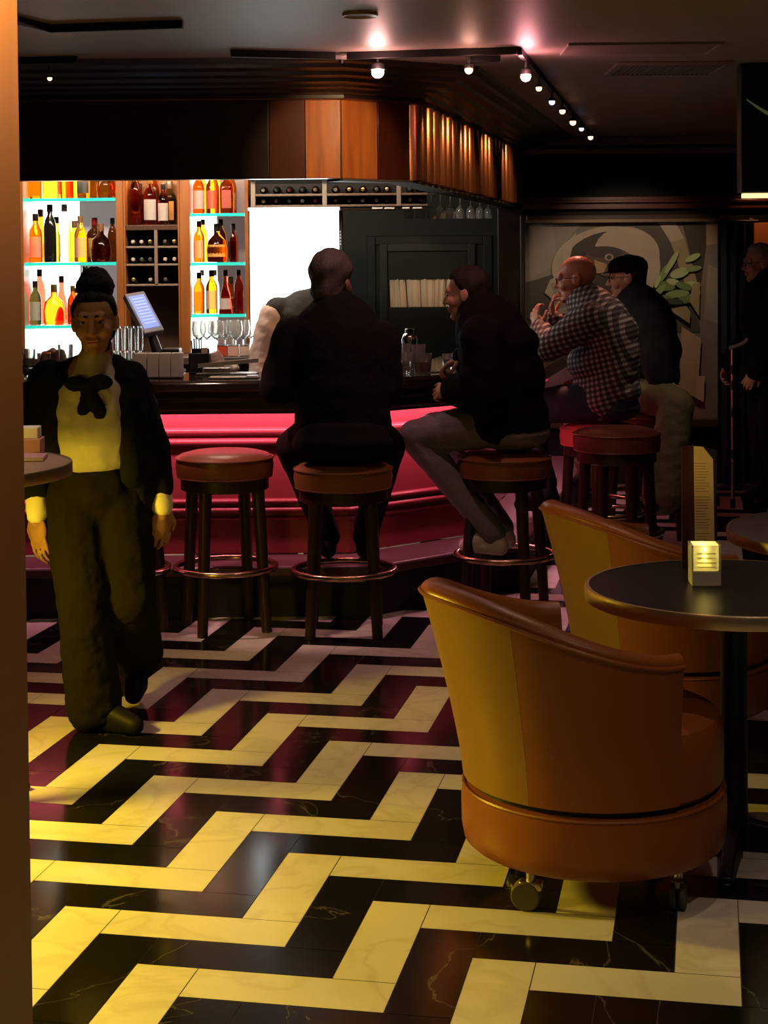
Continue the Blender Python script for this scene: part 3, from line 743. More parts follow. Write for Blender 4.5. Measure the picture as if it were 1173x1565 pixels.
# ------------------------------------------------------------------ bar stools
def make_stool(name, label, leather, loc, rz=0., seat_z=.785):
    t = thing(name, label, 'stool', loc, rz, 'bar stools along the bar')
    MB().lathe([(.10,seat_z-.112),(.195,seat_z-.112),(.212,seat_z-.10),(.217,seat_z-.06),(.212,seat_z-.022),(.195,seat_z-.008),(.15,seat_z+.004),(.06,seat_z+.008),(.005,seat_z+.008)], n=48).build('seat', leather, t)
    pipes = MB()
    pipes.tube([(.2145*math.cos(2*PI*k/48), .2145*math.sin(2*PI*k/48), seat_z-.024) for k in range(48)], .005, 6, True)
    pipes.tube([(.208*math.cos(2*PI*k/48), .208*math.sin(2*PI*k/48), seat_z-.104) for k in range(48)], .005, 6, True)
    pipes.build('piping', leather, t)
    MB().lathe([(.185,seat_z-.165),(.195,seat_z-.16),(.195,seat_z-.112),(.185,seat_z-.112)], n=40).build('seat_apron', STOOLWOOD, t)
    for k in range(4):
        a_ = PI/4+k*PI/2+.35
        p, q = V((.165*math.cos(a_), .165*math.sin(a_), seat_z-.13)), V((.205*math.cos(a_), .205*math.sin(a_), 0))
        MB().cyl(p, q, .029, .023, 14).build('leg', STOOLWOOD, t)
    MB().tube([(.222*math.cos(2*PI*k/48), .222*math.sin(2*PI*k/48), .275) for k in range(48)], .0135, 10, True).build('foot_ring', COPPER, t)
    return t
S1 = make_stool('bar_stool', 'empty oxblood leather bar stool, pink light on its seat, left of the man in black', LEATHER_D, (at(343, 700, 7.30).x, 7.30, 0), .0)
def stool(label, leather, px, D, rz=0., sz=.785):
    return make_stool('bar_stool', label, leather, (at(px, 700, D).x, D, 0), rz, sz)
stool('bar stool half hidden behind the waitress, at the far left end of the bar', LEATHER_D, 178, 7.28, .3)
stool('brown bar stool carrying the man in black seen from behind', LEATHER_S, 524, 7.20, -.35, .745)
stool('brown bar stool under the man in jeans and white sneakers', LEATHER_S, 770, 7.55, .84, .745)
stool('empty dark-topped bar stool in front of the gingham-shirted man', mat('dark_seat_leather', (.16, .055, .03), .35), 942, 8.17, .7)
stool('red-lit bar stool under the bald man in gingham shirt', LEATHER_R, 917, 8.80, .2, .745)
stool('bar stool mostly hidden under the man in black cap', LEATHER_S, 985, 9.48, .4, .745)

# ------------------------------------------------------------------ tub chairs
def tub_chair(name, label, loc, rz):
    t = thing(name, label, 'armchair', loc, rz, 'leather tub chairs')
    # swivel base drum, seat, shell; local +X is the way the chair faces
    MB().lathe([(.25,.118),(.325,.118),(.336,.128),(.342,.16),(.343,.235),(.338,.262),(.325,.272),(.25,.272)], n=64).build('base_drum', LEATHER, t)
    MB().lathe([(.29,.262),(.318,.262),(.318,.292),(.29,.292)], n=64).build('shadow_gap', BLACKPLASTIC, t)
    p = MB(); p.tube([(.337*math.cos(2*PI*k/64), .337*math.sin(2*PI*k/64), .266) for k in range(64)], .005, 6, True); p.build('base_piping', LEATHER, t)
    MB().lathe([(.20,.285),(.325,.285),(.334,.295),(.336,.38),(.334,.43),(.322,.455),(.28,.468),(.15,.475),(.004,.477)], n=64).build('seat', LEATHER, t)
    A0 = math.radians(79)
    def shell(a_lo, a_hi, m, name, n=40):
        """one upholstered sector: outer skin leaning outwards, rolled rim, inner skin"""
        mb = MB(); R = []
        for k in range(n+1):
            a = a_lo+(a_hi-a_lo)*k/n
            b = abs(a-PI)/(PI-A0)          # 0 at the back, 1 at the arm ends
            top = .665 + (.825-.665)*(.5+.5*math.cos(PI*min(1., b**1.05)))
            lean = .115*max(0., 1-b)**.9+.02
            th = .052+.035*max(0., 1-b)
            d = V((math.cos(a), math.sin(a), 0))
            def q(r, z): return d*r+V((0, 0, z))
            h = top-.29
            def ro(z): return .338+lean*((z-.29)/h)**1.25
            pr = [q(ro(.29)-.012, .286)]+[q(ro(.29+h*s), .29+h*s) for s in (0,.12,.25,.4,.55,.7,.82,.92)]
            rt = ro(.29+h*.92)
            for s in range(1, 8):
                ang = PI*s/8
                pr.append(q(rt-th/2+th/2*math.cos(ang)+.004, .29+h*.92+.030*math.sin(ang)))
            ri = rt-th
            pr += [q(ri-.005*0, .29+h*.9), q(ri-.02, .29+h*.6), q(ri-.035-.03*(1-b), .46), q(.26, .30)]
            R.append(pr)
        n_ = len(R[0])
        mb.rings(R, True, True)
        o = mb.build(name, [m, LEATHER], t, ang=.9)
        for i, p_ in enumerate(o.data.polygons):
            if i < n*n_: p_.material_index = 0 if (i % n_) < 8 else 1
        return o
    full0, full1 = A0, 2*PI-A0
    c1, c2 = PI-.62, PI+.62
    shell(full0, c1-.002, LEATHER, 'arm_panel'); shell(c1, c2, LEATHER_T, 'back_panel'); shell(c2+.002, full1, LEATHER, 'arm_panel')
    # welt following the rim
    pts = []
    for k in range(81):
        a = full0+(full1-full0)*k/80; b = abs(a-PI)/(PI-A0)
        top = .665+(.825-.665)*(.5+.5*math.cos(PI*min(1., b**1.05))); lean = .115*max(0., 1-b)**.9+.02; h = top-.29
        r = .338+lean*(.92**1.25)+.004; pts.append((r*math.cos(a), r*math.sin(a), .29+h*.925))
    MB().tube(pts, .0055, 6).build('rim_piping', LEATHER, t)
    for k in range(4):
        a = PI/4+k*PI/2-.32
        c = V((.262*math.cos(a), .262*math.sin(a), 0))
        d = V((-math.sin(a+.5), math.cos(a+.5), 0)); w = V((d.y, -d.x, 0))
        mb = MB(); mb.cyl(c+V((0,0,.118)), c+V((0,0,.07)), .012); mb.box((-.028,-.018,.052),(.028,.018,.074), Matrix.Translation(c)@Matrix.Rotation(math.atan2(d.y,d.x),4,'Z'))
        cs = mb.build('caster_fork', STEEL, t, bev=.004)
        wl = MB(); cc = c-d*.012+V((0,0,.037))
        wl.cyl(cc+w*.005, cc+w*.020, .037, n=24); wl.cyl(cc-w*.020, cc-w*.005, .037, n=24); wl.build('wheel', RUBBER, cs, bev=.004)
    return t
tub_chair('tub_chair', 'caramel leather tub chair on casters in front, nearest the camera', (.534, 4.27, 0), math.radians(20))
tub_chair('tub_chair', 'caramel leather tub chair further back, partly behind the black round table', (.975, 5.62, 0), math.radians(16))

# ------------------------------------------------------------------ round tables
def round_table(label, loc, R, z, top_m, rz=.3, edge=.036):
    t = thing('round_table', label, 'table', loc, rz)
    MB().lathe([(R-.01,z-.03),(R-.004,z-.03),(R-.004,z),(.005,z)], n=72).build('table_top', top_m, t)
    MB().lathe([(R-.012,z-edge),(R-.001,z-edge),(R,z-edge+.003),(R,z-.003),(R-.002,z+.001),(R-.012,z+.001)], n=72, cap0=False, cap1=False).build('brass_edge', BRASS, t)
    MB().lathe([(.045,.07),(.038,.10),(.036,z-.09),(.05,z-.06),(.16,z-.035),(.16,z-.03)], n=24).build('pedestal', BLACKMETAL, t)
    for k in range(4):
        a = k*PI/2; d = V((math.cos(a), math.sin(a), 0))
        mb = MB(); w = V((-d.y, d.x, 0))
        R_ = []
        for s, hh, ww in ((.03,.085,.03),(.12,.07,.028),(.24,.04,.024),(.30,.026,.022)):
            c = d*s; R_.append([c+w*ww+V((0,0,.008)), c-w*ww+V((0,0,.008)), c-w*ww*.7+V((0,0,hh)), c+w*ww*.7+V((0,0,hh))])
        mb.rings(R_); mb.cyl(d*.285+V((0,0,0)), d*.285+V((0,0,.012)), .02)
        mb.build('foot', BLACKMETAL, t, bev=.004)
    return t
TZ = .725
TC = V((.95, 4.50, 0))
round_table('black round table with brass edge beside the nearest tub chair', TC, .405, TZ, TABLETOP, 1.29)
round_table('second brass-edged round table further back at right edge', (1.66, 5.56, 0), .50, .70, mat('grey_laminate', (.15, .13, .155), .35), .1)

# candle
cp = onz(1076, 893, TZ); cp.z = TZ+.0015
cand = thing('candle_holder', 'square frosted glass candle holder glowing yellow on the black table', 'candle', cp, -.06)
s_ = .040; hh = .112
mb = MB(); mb.box((-s_, -s_, 0), (s_, s_, .042)); mb.build('glass_base', mat('milky_glass', (.88, .86, .76), .35, trans=.45, ior=1.3), cand, smooth=False, bev=.003)
mb = MB()
R_ = []
for inner in (0, 1):
    q = s_-.006*inner
    R_.append(q)
for a_, b_ in (((-s_, -s_), (s_, -s_+.006)), ((-s_, s_-.006), (s_, s_)), ((-s_, -s_+.006), (-s_+.006, s_-.006)), ((s_-.006, -s_+.006), (s_, s_-.006))):
    mb.box((a_[0], a_[1], .042), (b_[0], b_[1], hh))
mb.build('glass_wall', FROST, cand, smooth=False)
mb = MB()
for k in range(4):
    z = .088-.0125*k
    mb.box((-.024, -s_-.0012, z), (.026, -s_-.0002, z+.004))
mb.build('ribbed_band', mat('glass_ribs', (.85, .82, .6), .3, trans=.6), cand, smooth=False)
MB().lathe([(.019,.043),(.019,.060),(.004,.060)], n=20).build('tealight', mat('wax', (.85, .75, .45), .5, emit=(1., .72, .12), es=1.2), cand)
MB().lathe([(.001,.061),(.006,.068),(.0065,.076),(.003,.088),(.0005,.098)], n=12).build('flame', mat('flame', (1, .8, .2), .5, emit=(1., .78, .16), es=60.), cand)

# menu on the table
mp_ = onz(1066, 862, TZ); mp_.y -= .03; mp_.z = TZ+.0015
menu = thing('menu_holder', 'tall brown menu folder standing open on black table, cream page showing', 'menu', (mp_.x+.004, mp_.y, mp_.z), 0)
px2m = mp_.y/FPX
def mpt(px, py):  # metres from the menu's foot
    p = at(px, py, mp_.y); return p.x-menu.location.x, p.z-menu.location.z
def slab(poly, y0, y1, m, name, bev=0.):
    mb = MB(); mb.prism(poly, lambda p, k: V((p[0], y0 if k == 0 else y1, p[1]))); return mb.build(name, m, menu, smooth=False, bev=bev)
x0, zt = mpt(1036, 680); x1, _ = mpt(1060, 680); x2, _ = mpt(1089, 680); x3, zr_ = mpt(1096, 688)
# left cover stands forward, right cover carries the page
mb = MB(); mb.prism([(x0, 0), (x1+.002, 0), (x1-.002, zt), (x0, zt)], lambda p, k: V((p[0], -.004+(x1-p[0])*(-1.1)+(.005 if k else 0), p[1]))); mb.build('front_cover', MENUBROWN, menu, smooth=False, bev=.001)
slab([(x1-.004, 0), (x3, 0), (x3-.002, zr_), (x1-.004, zt)], .004, .009, mat('menu_cover_dark', (.02, .009, .008), .5), 'back_cover')
pgx0, pgz0 = mpt(1057, 682); pgx1, pgz1 = mpt(1074, 683); pgx2, pgz2 = mpt(1089, 702); pb0, _ = mpt(1062, 860); pb1, _ = mpt(1092, 860)
page = slab([(pb0, .002), (pb1, .002), (pgx2, pgz2), (pgx1, pgz1), (pgx0, pgz0)], .0, .003, CREAM, 'menu_page')
mb = MB(); H_ = pgz2
for k in range(38):
    z = H_-.012-k*.0082
    if z < .03 or k in (11, 24): continue
    f_ = 1-z/H_; l = pb0+(pgx0-pb0)*(z/H_)
    mb.box((l+.006, -.0006, z), (l+.006+random.uniform(.028, .046), -.0001, z+.0012))
mb.build('menu_text', INK, menu, smooth=False)

# left high table with things on it
LT = V((at(107, 690, 4.85).x-.40, 4.85, 0)); LZ = 1.035
lt = round_table('tall round table with pale copper top at left edge beside the waitress', LT, .40, LZ, mat('rosy_copper_top', (.42, .27, .20), .35), .785)
it = thing('menu_card', 'pink folded card lying on the tall round table', 'card', (at(48, 665, 4.95).x-.03, 4.95, LZ+.001), .1)
MB().box((-.09, -.06, 0), (.07, .06, .012)).build('cover', PINKBOX, it, smooth=False, bev=.002)
MB().box((-.086, -.0605, .002), (.069, .056, .010)).build('pages', PAPER, it, smooth=False)
it = thing('napkin_box', 'pink and white napkin box behind the card on tall table', 'box', (at(45, 650, 5.10).x-.02, 5.10, LZ+.001), .05)
MB().box((-.07, -.04, 0), (.06, .04, .05)).build('box_body', PINKBOX, it, smooth=False, bev=.003)
MB().box((-.055, -.032, .05), (.052, .032, .085)).build('napkins', PAPER, it, smooth=False, bev=.004)

# ------------------------------------------------------------------ ceiling fittings
def rail(label, pts, w=.022, h=.03):
    pts = [V(p) for p in pts]
    c = sum(pts, V())/len(pts); t = thing('track_light_rail', label, 'light rail', (c.x, c.y, 2.5))
    for a, b in zip(pts, pts[1:]):
        d = (b-a); L_ = d.length; m = Matrix.Translation((a+b)/2-V((c.x, c.y, 2.5)))@Matrix.Rotation(math.atan2(d.y, d.x), 4, 'Z')
        MB().box((-L_/2, -w/2, -h), (L_/2, w/2, 0), m).build('rail', BLACKMETAL, t, smooth=False, bev=.002)
    return t
Zc = 2.499
rA, rB, rC = onz(530, 80, Zc), onz(790, 72, Zc), onz(912, 216, Zc)
r1 = rail('black track light rail along ceiling in front of the canopy corner', [rA, rB])
mb = MB(); c = onz(738, 79, Zc); mb.box((-.07, -.05, -.05), (.07, .02, 0)); mb.build('feed_box', BLACKMETAL, r1, smooth=False, bev=.003, loc=(c.x-r1.location.x, c.y-r1.location.y, 0))
rail('black track light rail receding along the fluted canopy side', [rB+V((.01,.02,0)), rC])
lA, lB, lC = onz(12, 22, Zc), onz(75, 38, Zc), onz(280, 31, Zc)
rail('bent black ceiling track rail above waitress, without lamps', [lA, lB, lC])
rail('short black ceiling track rail at far left before the bar', [onz(0, 89, Zc), onz(118, 86, Zc)])
rail('thin black ceiling rail left of the brightest lamp', [onz(352, 76, Zc), onz(512, 80, Zc)])
SPOTS = [(577, 110, 6.95, BULB, .026, 'brightest round track lamp hanging before the lit mahogany corner'), (716, 107, 6.88, BULBO, .017, 'small amber track lamp below the feed box'), (803, 117, 7.05, BULBP, .022, 'pink track lamp at the bend of the two rails'),
         (823, 135, 7.6, BULBO, .014, 'first lamp behind the pink one on receding rail'), (843, 156, 8.2, BULBC, .015, 'bluish track lamp, second behind the pink one'), (859, 170, 8.8, BULBO, .016, 'amber track lamp, third behind the pink one'), (875, 187, 9.4, BULBO, .018, 'amber track lamp, fourth behind the pink one'), (888, 197, 10.2, BULBC, .015, 'dim bluish track lamp, fifth behind the pink one'), (902, 210, 10.9, BULBO, .017, 'last amber track lamp at the far end of receding rail'), (76, 120, 7.05, BULBO, .010, 'small faint lamp at far left above bottle cabinet')]
LAMPPOS = []
for px, py, D, bm_, r, lab in SPOTS:
    p = at(px, py, D); LAMPPOS.append(p)
    t = thing('track_spotlight', lab, 'spotlight', p, 0, 'track spotlights')
    MB().ell((0, 0, 0), r).build('bulb', bm_, t)
    top = Zc-.03-p.z
    mb = MB(); mb.cyl((0, .0, max(r*1.1, .02)), (0, 0, max(top, r*1.2+.02)), .006, n=10); mb.build('stem', BLACKMETAL, t)
    MB().lathe([(r*.5, r*1.5), (r*1.05, r*1.3), (r*1.25, r*.35), (r*1.18, r*.35), (r*.98, r*1.2), (r*.5, r*1.4)], n=18, cap0=False, cap1=False).build('lamp_hood', BLACKMETAL, t)
p = onz(550, 21, 2.499)
t = thing('recessed_downlight', 'round recessed ceiling light near top of view', 'ceiling light', p)
MB().lathe([(.045,-.004),(.062,-.010),(.064,-.002),(.064,0),(.045,0)], n=32, cap0=False, cap1=False).build('trim_ring', mat('pale_ring', (.42, .33, .27), .35, metal=.4), t)
MB().lathe([(.045,-.004),(.02,-.001),(.002,-.001)], n=32, cap0=False).build('lens', mat('dim_lens', (.30, .24, .2), .4), t)
# smoke detector / plate by the rail
p = onz(521, 84, 2.499)
t = thing('ceiling_plate', 'small pale plate on ceiling at the rail end', 'ceiling fitting', p)
MB().lathe([(.01,-.020),(.02,-.019),(.062,-.008),(.068,0),(.01,0)], n=28).build('dome', mat('pale_plate', (.5, .4, .38), .4), t)
MB().cyl((0, 0, -.019), (0, 0, -.035), .012, .009).build('nub', BLACKMETAL, t)
# vent
a, b = onz(935, 95, 2.499), onz(1096, 111, 2.499)
vc = (a+b)/2
t = thing('ceiling_vent', 'slatted rectangular air vent in ceiling right of track lights', 'vent', vc)
vw, vd = (b.x-a.x)/2*.92, .22
mb = MB(); mb.box((-vw, -vd, -.014), (vw, -vd+.025, 0)); mb.box((-vw, vd-.025, -.014), (vw, vd, 0)); mb.box((-vw, -vd+.025, -.014), (-vw+.025, vd-.025, 0)); mb.box((vw-.025, -vd+.025, -.014), (vw, vd-.025, 0)); mb.build('vent_frame', mat('vent_paint', (.16, .125, .11), .4), t, smooth=False, bev=.002)
mb = MB(); n_ = 22
for k in range(n_):
    x = -vw+.03+(2*vw-.06)*k/(n_-1); mb.box((-.004, -vd+.025, -.012), (.004, vd-.025, 0), Matrix.Translation((x, 0, 0)))
mb.build('slats', MATS['vent_paint'], t, smooth=False)
MB().box((-vw+.02, -vd+.02, -.003), (vw-.02, vd-.02, -.0005)).build('duct', BLACKPLASTIC, t, smooth=False)
a, b = onz(868, 72, 2.499), onz(1104, 62, 2.499)
t = thing('access_panel', 'flat ceiling access panel in front of the vent', 'ceiling panel', ((a.x+b.x)/2, (a.y+b.y)/2+.0, 2.499))
MB().box((-(b.x-a.x)/2, -.02, -.006), ((b.x-a.x)/2, .28, 0)).build('lid', mat('panel_paint', (.20, .155, .135), .5), t, smooth=False, bev=.003)
mb = MB(); mb.box((-(b.x-a.x)/2-.012, -.03, -.008), ((b.x-a.x)/2+.012, -.02, 0)); mb.box(((b.x-a.x)/2, -.02, -.008), ((b.x-a.x)/2+.012, .30, 0)); mb.box((-(b.x-a.x)/2-.012, -.02, -.008), (-(b.x-a.x)/2, .30, 0))
mb.build('edge_strip', mat('vent_edge', (.26, .21, .19), .4), t, smooth=False)

# hanging dark display at right
p0, p1 = at(1127, 104, 7.5), at(1131, 303, 7.5)
disp = thing('hanging_display', 'black ceiling-hung display with green curve and bright gilt lower edge', 'display', (p0.x+.32, 7.5, p1.z))
hD = 2.497-p1.z
MB().box((-.315, -.04, .022), (.42, .05, hD)).build('case', mat('display_black', (.006, .006, .007), .35), disp, smooth=False, bev=.005)
MB().box((-.305, -.045, .0), (.42, .0, .020)).build('lit_lower_edge', mat('gilt_light', (1, .9, .5), .4, emit=(1., .82, .38), es=1.3), disp, smooth=False)
mb = MB(); R_ = []
for k in range(21):
    u = k/20; px = 1141+u*60; py = 152+52*(1-(1-u)**1.4)*.62
    c = at(px, py, 7.453)-disp.location; wv = .003+.012*u
    R_.append([V((c.x, -.0425, c.z-wv)), V((c.x, -.0425, c.z+wv)), V((c.x, -.0402, c.z+wv)), V((c.x, -.0402, c.z-wv))])
mb.rings(R_); mb.build('green_curve', mat('green_mark', (.16, .22, .08), .5, emit=(.25, .35, .12), es=.10), disp, smooth=False)

# ------------------------------------------------------------------ things on the bar and behind it
def tumbler(name, label, cat, loc, r=.036, h=.09, taper=.85, liquid=None, lm=None, group=None, rz=0., flip=False):
    t = thing(name, label, cat, loc, rz, group)
    pr = [(r*taper*.6, 0), (r*taper, 0), (r, h), (r-.003, h), (r*taper-.003, .008), (.003, .008)]
    if flip: pr = [(a_, h-z) for a_, z in pr][::-1]
    MB().lathe(pr, n=24, cap1=True).build('glass', CLEAR, t, ang=.5)
    if liquid:
        rr = lambda z: r*taper+(r-r*taper)*z/h-.0035
        MB().lathe([(.004, .0085), (rr(.0085), .0085), (rr(liquid), liquid), (.004, liquid)], n=24).build('drink', lm, t)
    return t
def stem_glass_mesh():
    me = MB().lathe([(.004,.004),(.033,.0),(.034,.003),(.006,.008),(.004,.02),(.004,.085),(.012,.093),(.034,.115),(.040,.15),(.034,.195),(.0325,.195),(.0385,.15),(.032,.117),(.010,.097),(.003,.094)], n=22, cap0=True).build('wine_glass', CLEAR, ang=.6)
    d = me.data; bpy.data.objects.remove(me); return d
SG = stem_glass_mesh()
def wineglass(label, loc, group, s_=1., flip=False):
    o = bpy.data.objects.new('hanging_wine_glass' if flip else 'wine_glass', SG); COL.objects.link(o); o.location = loc; o.scale = (s_,)*3
    if flip: o.rotation_euler = (PI, 0, 0)
    tag(o, label, 'glass', group)
for k in range(9):
    x = at(306+k*9.3, 500, 9.36).x; gy = 9.29+.092*(k % 3)
    wineglass(f'upright wine glass, {ORD[k]} from left in row under narrow bottle cabinet', (x, gy, ZBENCH+.001), 'wine glasses on the back counter', 1.0)
mb = MB(); sweep(mb, CANLINE[1:], [(-.11, 2.085), (-.11, 2.105), (-.16, 2.105), (-.16, 2.085)], close=True); mb.build('glass_rail', BLACKWOOD, can, smooth=False)
mb = MB()
for yy in (9.2, 10.2, 11.2):
    q = V((.125, 8.15)); xx = .125+.22*(yy-8.15)-.138; mb.cyl((xx, yy, 2.10), (xx, yy, 2.5), .008)
mb.build('rail_hangers', BLACKWOOD, can, smooth=False)
for k in range(9):
    px = (626, 643, 660, 674, 689, 704, 720, 734, 747)[k]
    kx = (px-586.5)/FPX
    D = (.125-.14-.22*8.15)/(kx-.22) if k > 2 else 9.86
    D = min(max(D, 8.4), 11.5)
    zt = 1.62+(398-333)*D/FPX+.152
    zt = min(zt, 2.084)
    wineglass(f'upturned stem glass, {ORD[k]} from left, hanging under rack and fluted canopy', (kx*D, D, zt), 'hanging stem glasses', .78, True)
# row of white napkin stacks on the counter
for k in range(4):
    x = at(216+k*18.3, 560, 7.72).x
    t = thing('napkin_stack', f'upright stack of white napkins, {ORD[k]} from left beside the waitress', 'napkins', (x, 7.72, CZ+.001), 0, 'napkin stacks on the bar')
    MB().box((-.026, -.03, .004), (.026, .03, .118)).build('napkins', PAPER, t, smooth=False, bev=.003)
    MB().box((-.0268, -.034, 0), (.0268, .034, .004)).build('tray', STEEL, t, smooth=False)
for k in range(6):
    for tier in range(2):
        x = at(162+k*10.3, 520, 7.96).x
        tumbler('tumbler', f'upturned clear tumbler, {ORD[k]} from left, {"lower" if tier == 0 else "upper"} tier behind the napkins', 'glass', (x, 7.96+.012*(k % 2), CZ+.001+tier*.118), .0155, .116, .86, group='stacked tumblers on the bar', flip=True)
# till
tl, tr, bl = at(190, 449, 8.30), at(220, 444, 8.42), at(221, 510, 8.05)
til = thing('till_terminal', 'tilted till terminal with glowing blue screen behind the waitress', 'till', (at(245, 560, 8.1).x-.02, 8.1, 0))
o_ = til.location
xv, dv = tr-tl, bl-tl
nv = xv.cross(dv).normalized()
if nv.y > 0: nv = -nv
def quadbox(mb, a0, a1, b0, b1, n0, n1):
    P = [tl+xv*a+dv*b+nv*n-V(o_) for n in (n0, n1) for a, b in ((a0,b0),(a1,b0),(a1,b1),(a0,b1))]
    q = [mb.v(p) for p in P]
    for t_ in ((3,2,1,0),(4,5,6,7),(0,1,5,4),(1,2,6,5),(2,3,7,6),(3,0,4,7)): mb.f([q[k] for k in t_])
mb = MB(); quadbox(mb, 0, 1, 0, 1, -.03, 0); mb.build('monitor_case', POSFRAME, til, smooth=False, bev=.006)
mb = MB(); quadbox(mb, .10, .88, .09, .90, 0, .002); mb.build('screen', POSBLUE, til, smooth=False)
mb = MB()
for k in range(9): quadbox(mb, .20, .78, .16+.075*k, .19+.075*k, .002, .003)
mb.build('screen_text', POSLIGHT, til, smooth=False)
ctr = tl+xv*.5+dv*.8-nv*.02-V(o_)
mb = MB(); mb.box((-.02, -.14, CZ+.012), (.12, .12, CZ+.055)); mb.build('keyboard_base', BLACKPLASTIC, til, smooth=False, bev=.008)
MB().cyl(ctr, V((.02, .02, CZ+.05)), .02, .03).build('stand', BLACKPLASTIC, til)
mb = MB(); mb.box((-.03, -.15, CZ+.001), (.13, .13, CZ+.012)); mb.build('foot_plate', BLACKMETAL, til, smooth=False)
MB().box((.03, -.02, CZ+.055), (.115, .10, CZ+.12)).build('receipt_printer', BLACKPLASTIC, til, smooth=False, bev=.008)
# black jug, stand, cloths, trays behind the bar
y = 8.02
t = thing('bar_caddy', 'black bar caddy with straws standing right of the till', 'caddy', (at(305, 540, y).x, y, CZ+.001))
mb = MB(); mb.box((-.05,-.04,0),(.05,.04,.012)); mb.box((-.05,-.04,.012),(-.044,.04,.10)); mb.box((.044,-.04,.012),(.05,.04,.10)); mb.box((-.044,-.04,.012),(.044,-.034,.10)); mb.box((-.044,.034,.012),(.044,.04,.12)); mb.box((-.003,-.034,.012),(.003,.034,.09)); mb.build('caddy_box', BLACKPLASTIC, t, smooth=False, bev=.003)
for q in range(5): MB().cyl((-.03+.009*q, .01*(q % 2), .014), (-.04+.012*q, .012*(q % 2), .16+.008*(q % 3)), .0032, n=8).build('straw', BLACKPLASTIC, t)
MB().box((.01,-.02,.014),(.036,.02,.125)).build('folded_napkins', NAPKIN, t, smooth=False, bev=.002)
def cloth(name, label, loc, r, h, m, seed):
    random.seed(seed); pr = [('e', V((random.uniform(-r, r)*.6, random.uniform(-r, r)*.6, h*random.uniform(.2, .6))), (r*random.uniform(.35, .6), r*random.uniform(.35, .6), h*random.uniform(.3, .5))) for _ in range(7)]
    pr.append(('e', V((0, 0, h*.25)), (r, r*.8, h*.25)))
    o = blob(name, pr, m, None, .008, 3, (.012, .03), loc); tag(o, label, 'cloth'); return o
cloth('bar_cloth', 'crumpled white cloth lying behind the steel drip tray', (at(352, 545, 8.07).x, 8.07, CZ+.004), .05, .05, PAPER, 3)
cloth('bar_towel', 'small crumpled towel beside the black bar caddy', (at(331, 540, 8.06).x, 8.06, CZ+.004), .035, .11, NAPKIN, 5)
cloth('folded_napkin', 'pinkish bunched napkin beside glasses left of waitress face', (at(80, 560, 7.98).x, 7.98, CZ+.020), .07, .13, mat('rosy_napkin', (.38, .2, .17), .8), 8)
for k, (px, col, nm) in enumerate(((340, (.45, .06, .03), 'red'), (357, (.58, .35, .30), 'pink'), (374, (.55, .40, .34), 'pale'))):
    t = thing('garnish_box', f'{nm} garnish box on back counter below wine glasses', 'box', (at(px, 545, 9.21).x, 9.215, ZBENCH+.001), 0)
    MB().box((-.028, -.03, 0), (.028, .03, .06)).build('box_body', mat(nm+'_plastic', col, .4), t, smooth=False, bev=.004)
    MB().box((-.030, -.032, .06), (.030, .032, .068)).build('lid', CLEAR, t, smooth=False, bev=.002)
t = thing('speed_rail', 'sloping steel drip tray on bar beside bartender sleeve', 'tray', (at(350, 560, 7.86).x, 7.90, CZ+.001), .0)
mb = MB(); mb.box((-.16, -.04, 0), (.13, .10, .008)); mb.build('tray_base', STEEL, t, smooth=False)
mb = MB(); mb.prism([(-.16, .03), (.13, .055), (.13, .075), (-.16, .05)], lambda p, k: V((p[0], .06 if k == 0 else .09, p[1]))); mb.build('slope_edge', mat('stone_edge', (.38, .32, .25), .4), t, smooth=False)
MB().box((-.13, -.02, .008), (.0, .05, .035)).build('steel_bin', STEEL, t, smooth=False, bev=.004)
t.name = 'drip_tray'
t = thing('bar_mat', 'pale bar mat lying on counter left of the man in black', 'mat', (at(360, 578, 7.70).x, 7.68, CZ+.001))
MB().box((-.12, -.05, 0), (.11, .05, .007)).build('mat_pad', mat('pale_mat', (.45, .38, .33), .4), t, smooth=False, bev=.003)
MB().box((.055, -.048, .007), (.105, .045, .012)).build('ice_pad', mat('white_pad', (.75, .8, .85), .3), t, smooth=False)
# glass cluster left of waitress head
for k, (px, py_b, r, h) in enumerate(((44, 560, .03, .14), (67, 560, .032, .12), (100, 562, .036, .16))):
    wd = ('clear tall glass at far left end of bar', 'clear short glass, second at far left end of bar', 'broad clear glass by the rosy napkin left of waitress face')[k]
    tumbler('drinking_glass', wd, 'glass', (at(px, 540, 7.75).x, 7.75, CZ+.001), r, h, .8, .05, LIQ['clear'], group='glasses at the left bar end')
# cluster between the two front men
LIQC = mat('cocktail', (.9, .42, .12), .05, trans=1., ior=1.33)
ys = 8.02
tumbler('rocks_glass', 'rocks glass with amber drink standing in front, between the two front men', 'glass', (at(646, 575, 7.90).x, 7.90, CZ+.001), .044, .095, .88, .055, LIQC, 'drinks between the front men')
tumbler('rocks_glass', 'clear water glass beside the amber drink, next to the man in black', 'glass', (at(621, 575, 7.88).x, 7.88, CZ+.001), .037, .10, .72, .06, LIQ['clear'], 'drinks between the front men')
tumbler('mixing_glass', 'clear mixing glass behind the water glass', 'glass', (at(616, 560, 8.06).x, 8.06, CZ+.001), .040, .135, .85, None, None, 'drinks between the front men')
tumbler('mixing_glass', 'clear mixing glass right of the steel shaker', 'glass', (at(639, 560, 8.05).x, 8.05, CZ+.001), .037, .13, .85, None, None, 'drinks between the front men')
t = thing('cocktail_shaker', 'steel cocktail shaker, tallest thing in the cluster between the front men', 'shaker', (at(626, 560, 8.20).x, 8.18, CZ+.001))
MB().lathe([(.028,0),(.032,.004),(.04,.15),(.034,.165)], n=28).build('shaker_cup', CHROME, t)
MB().lathe([(.034,.165),(.030,.175),(.022,.18),(.022,.20),(.019,.203)], n=28).build('shaker_lid', CHROME, t)
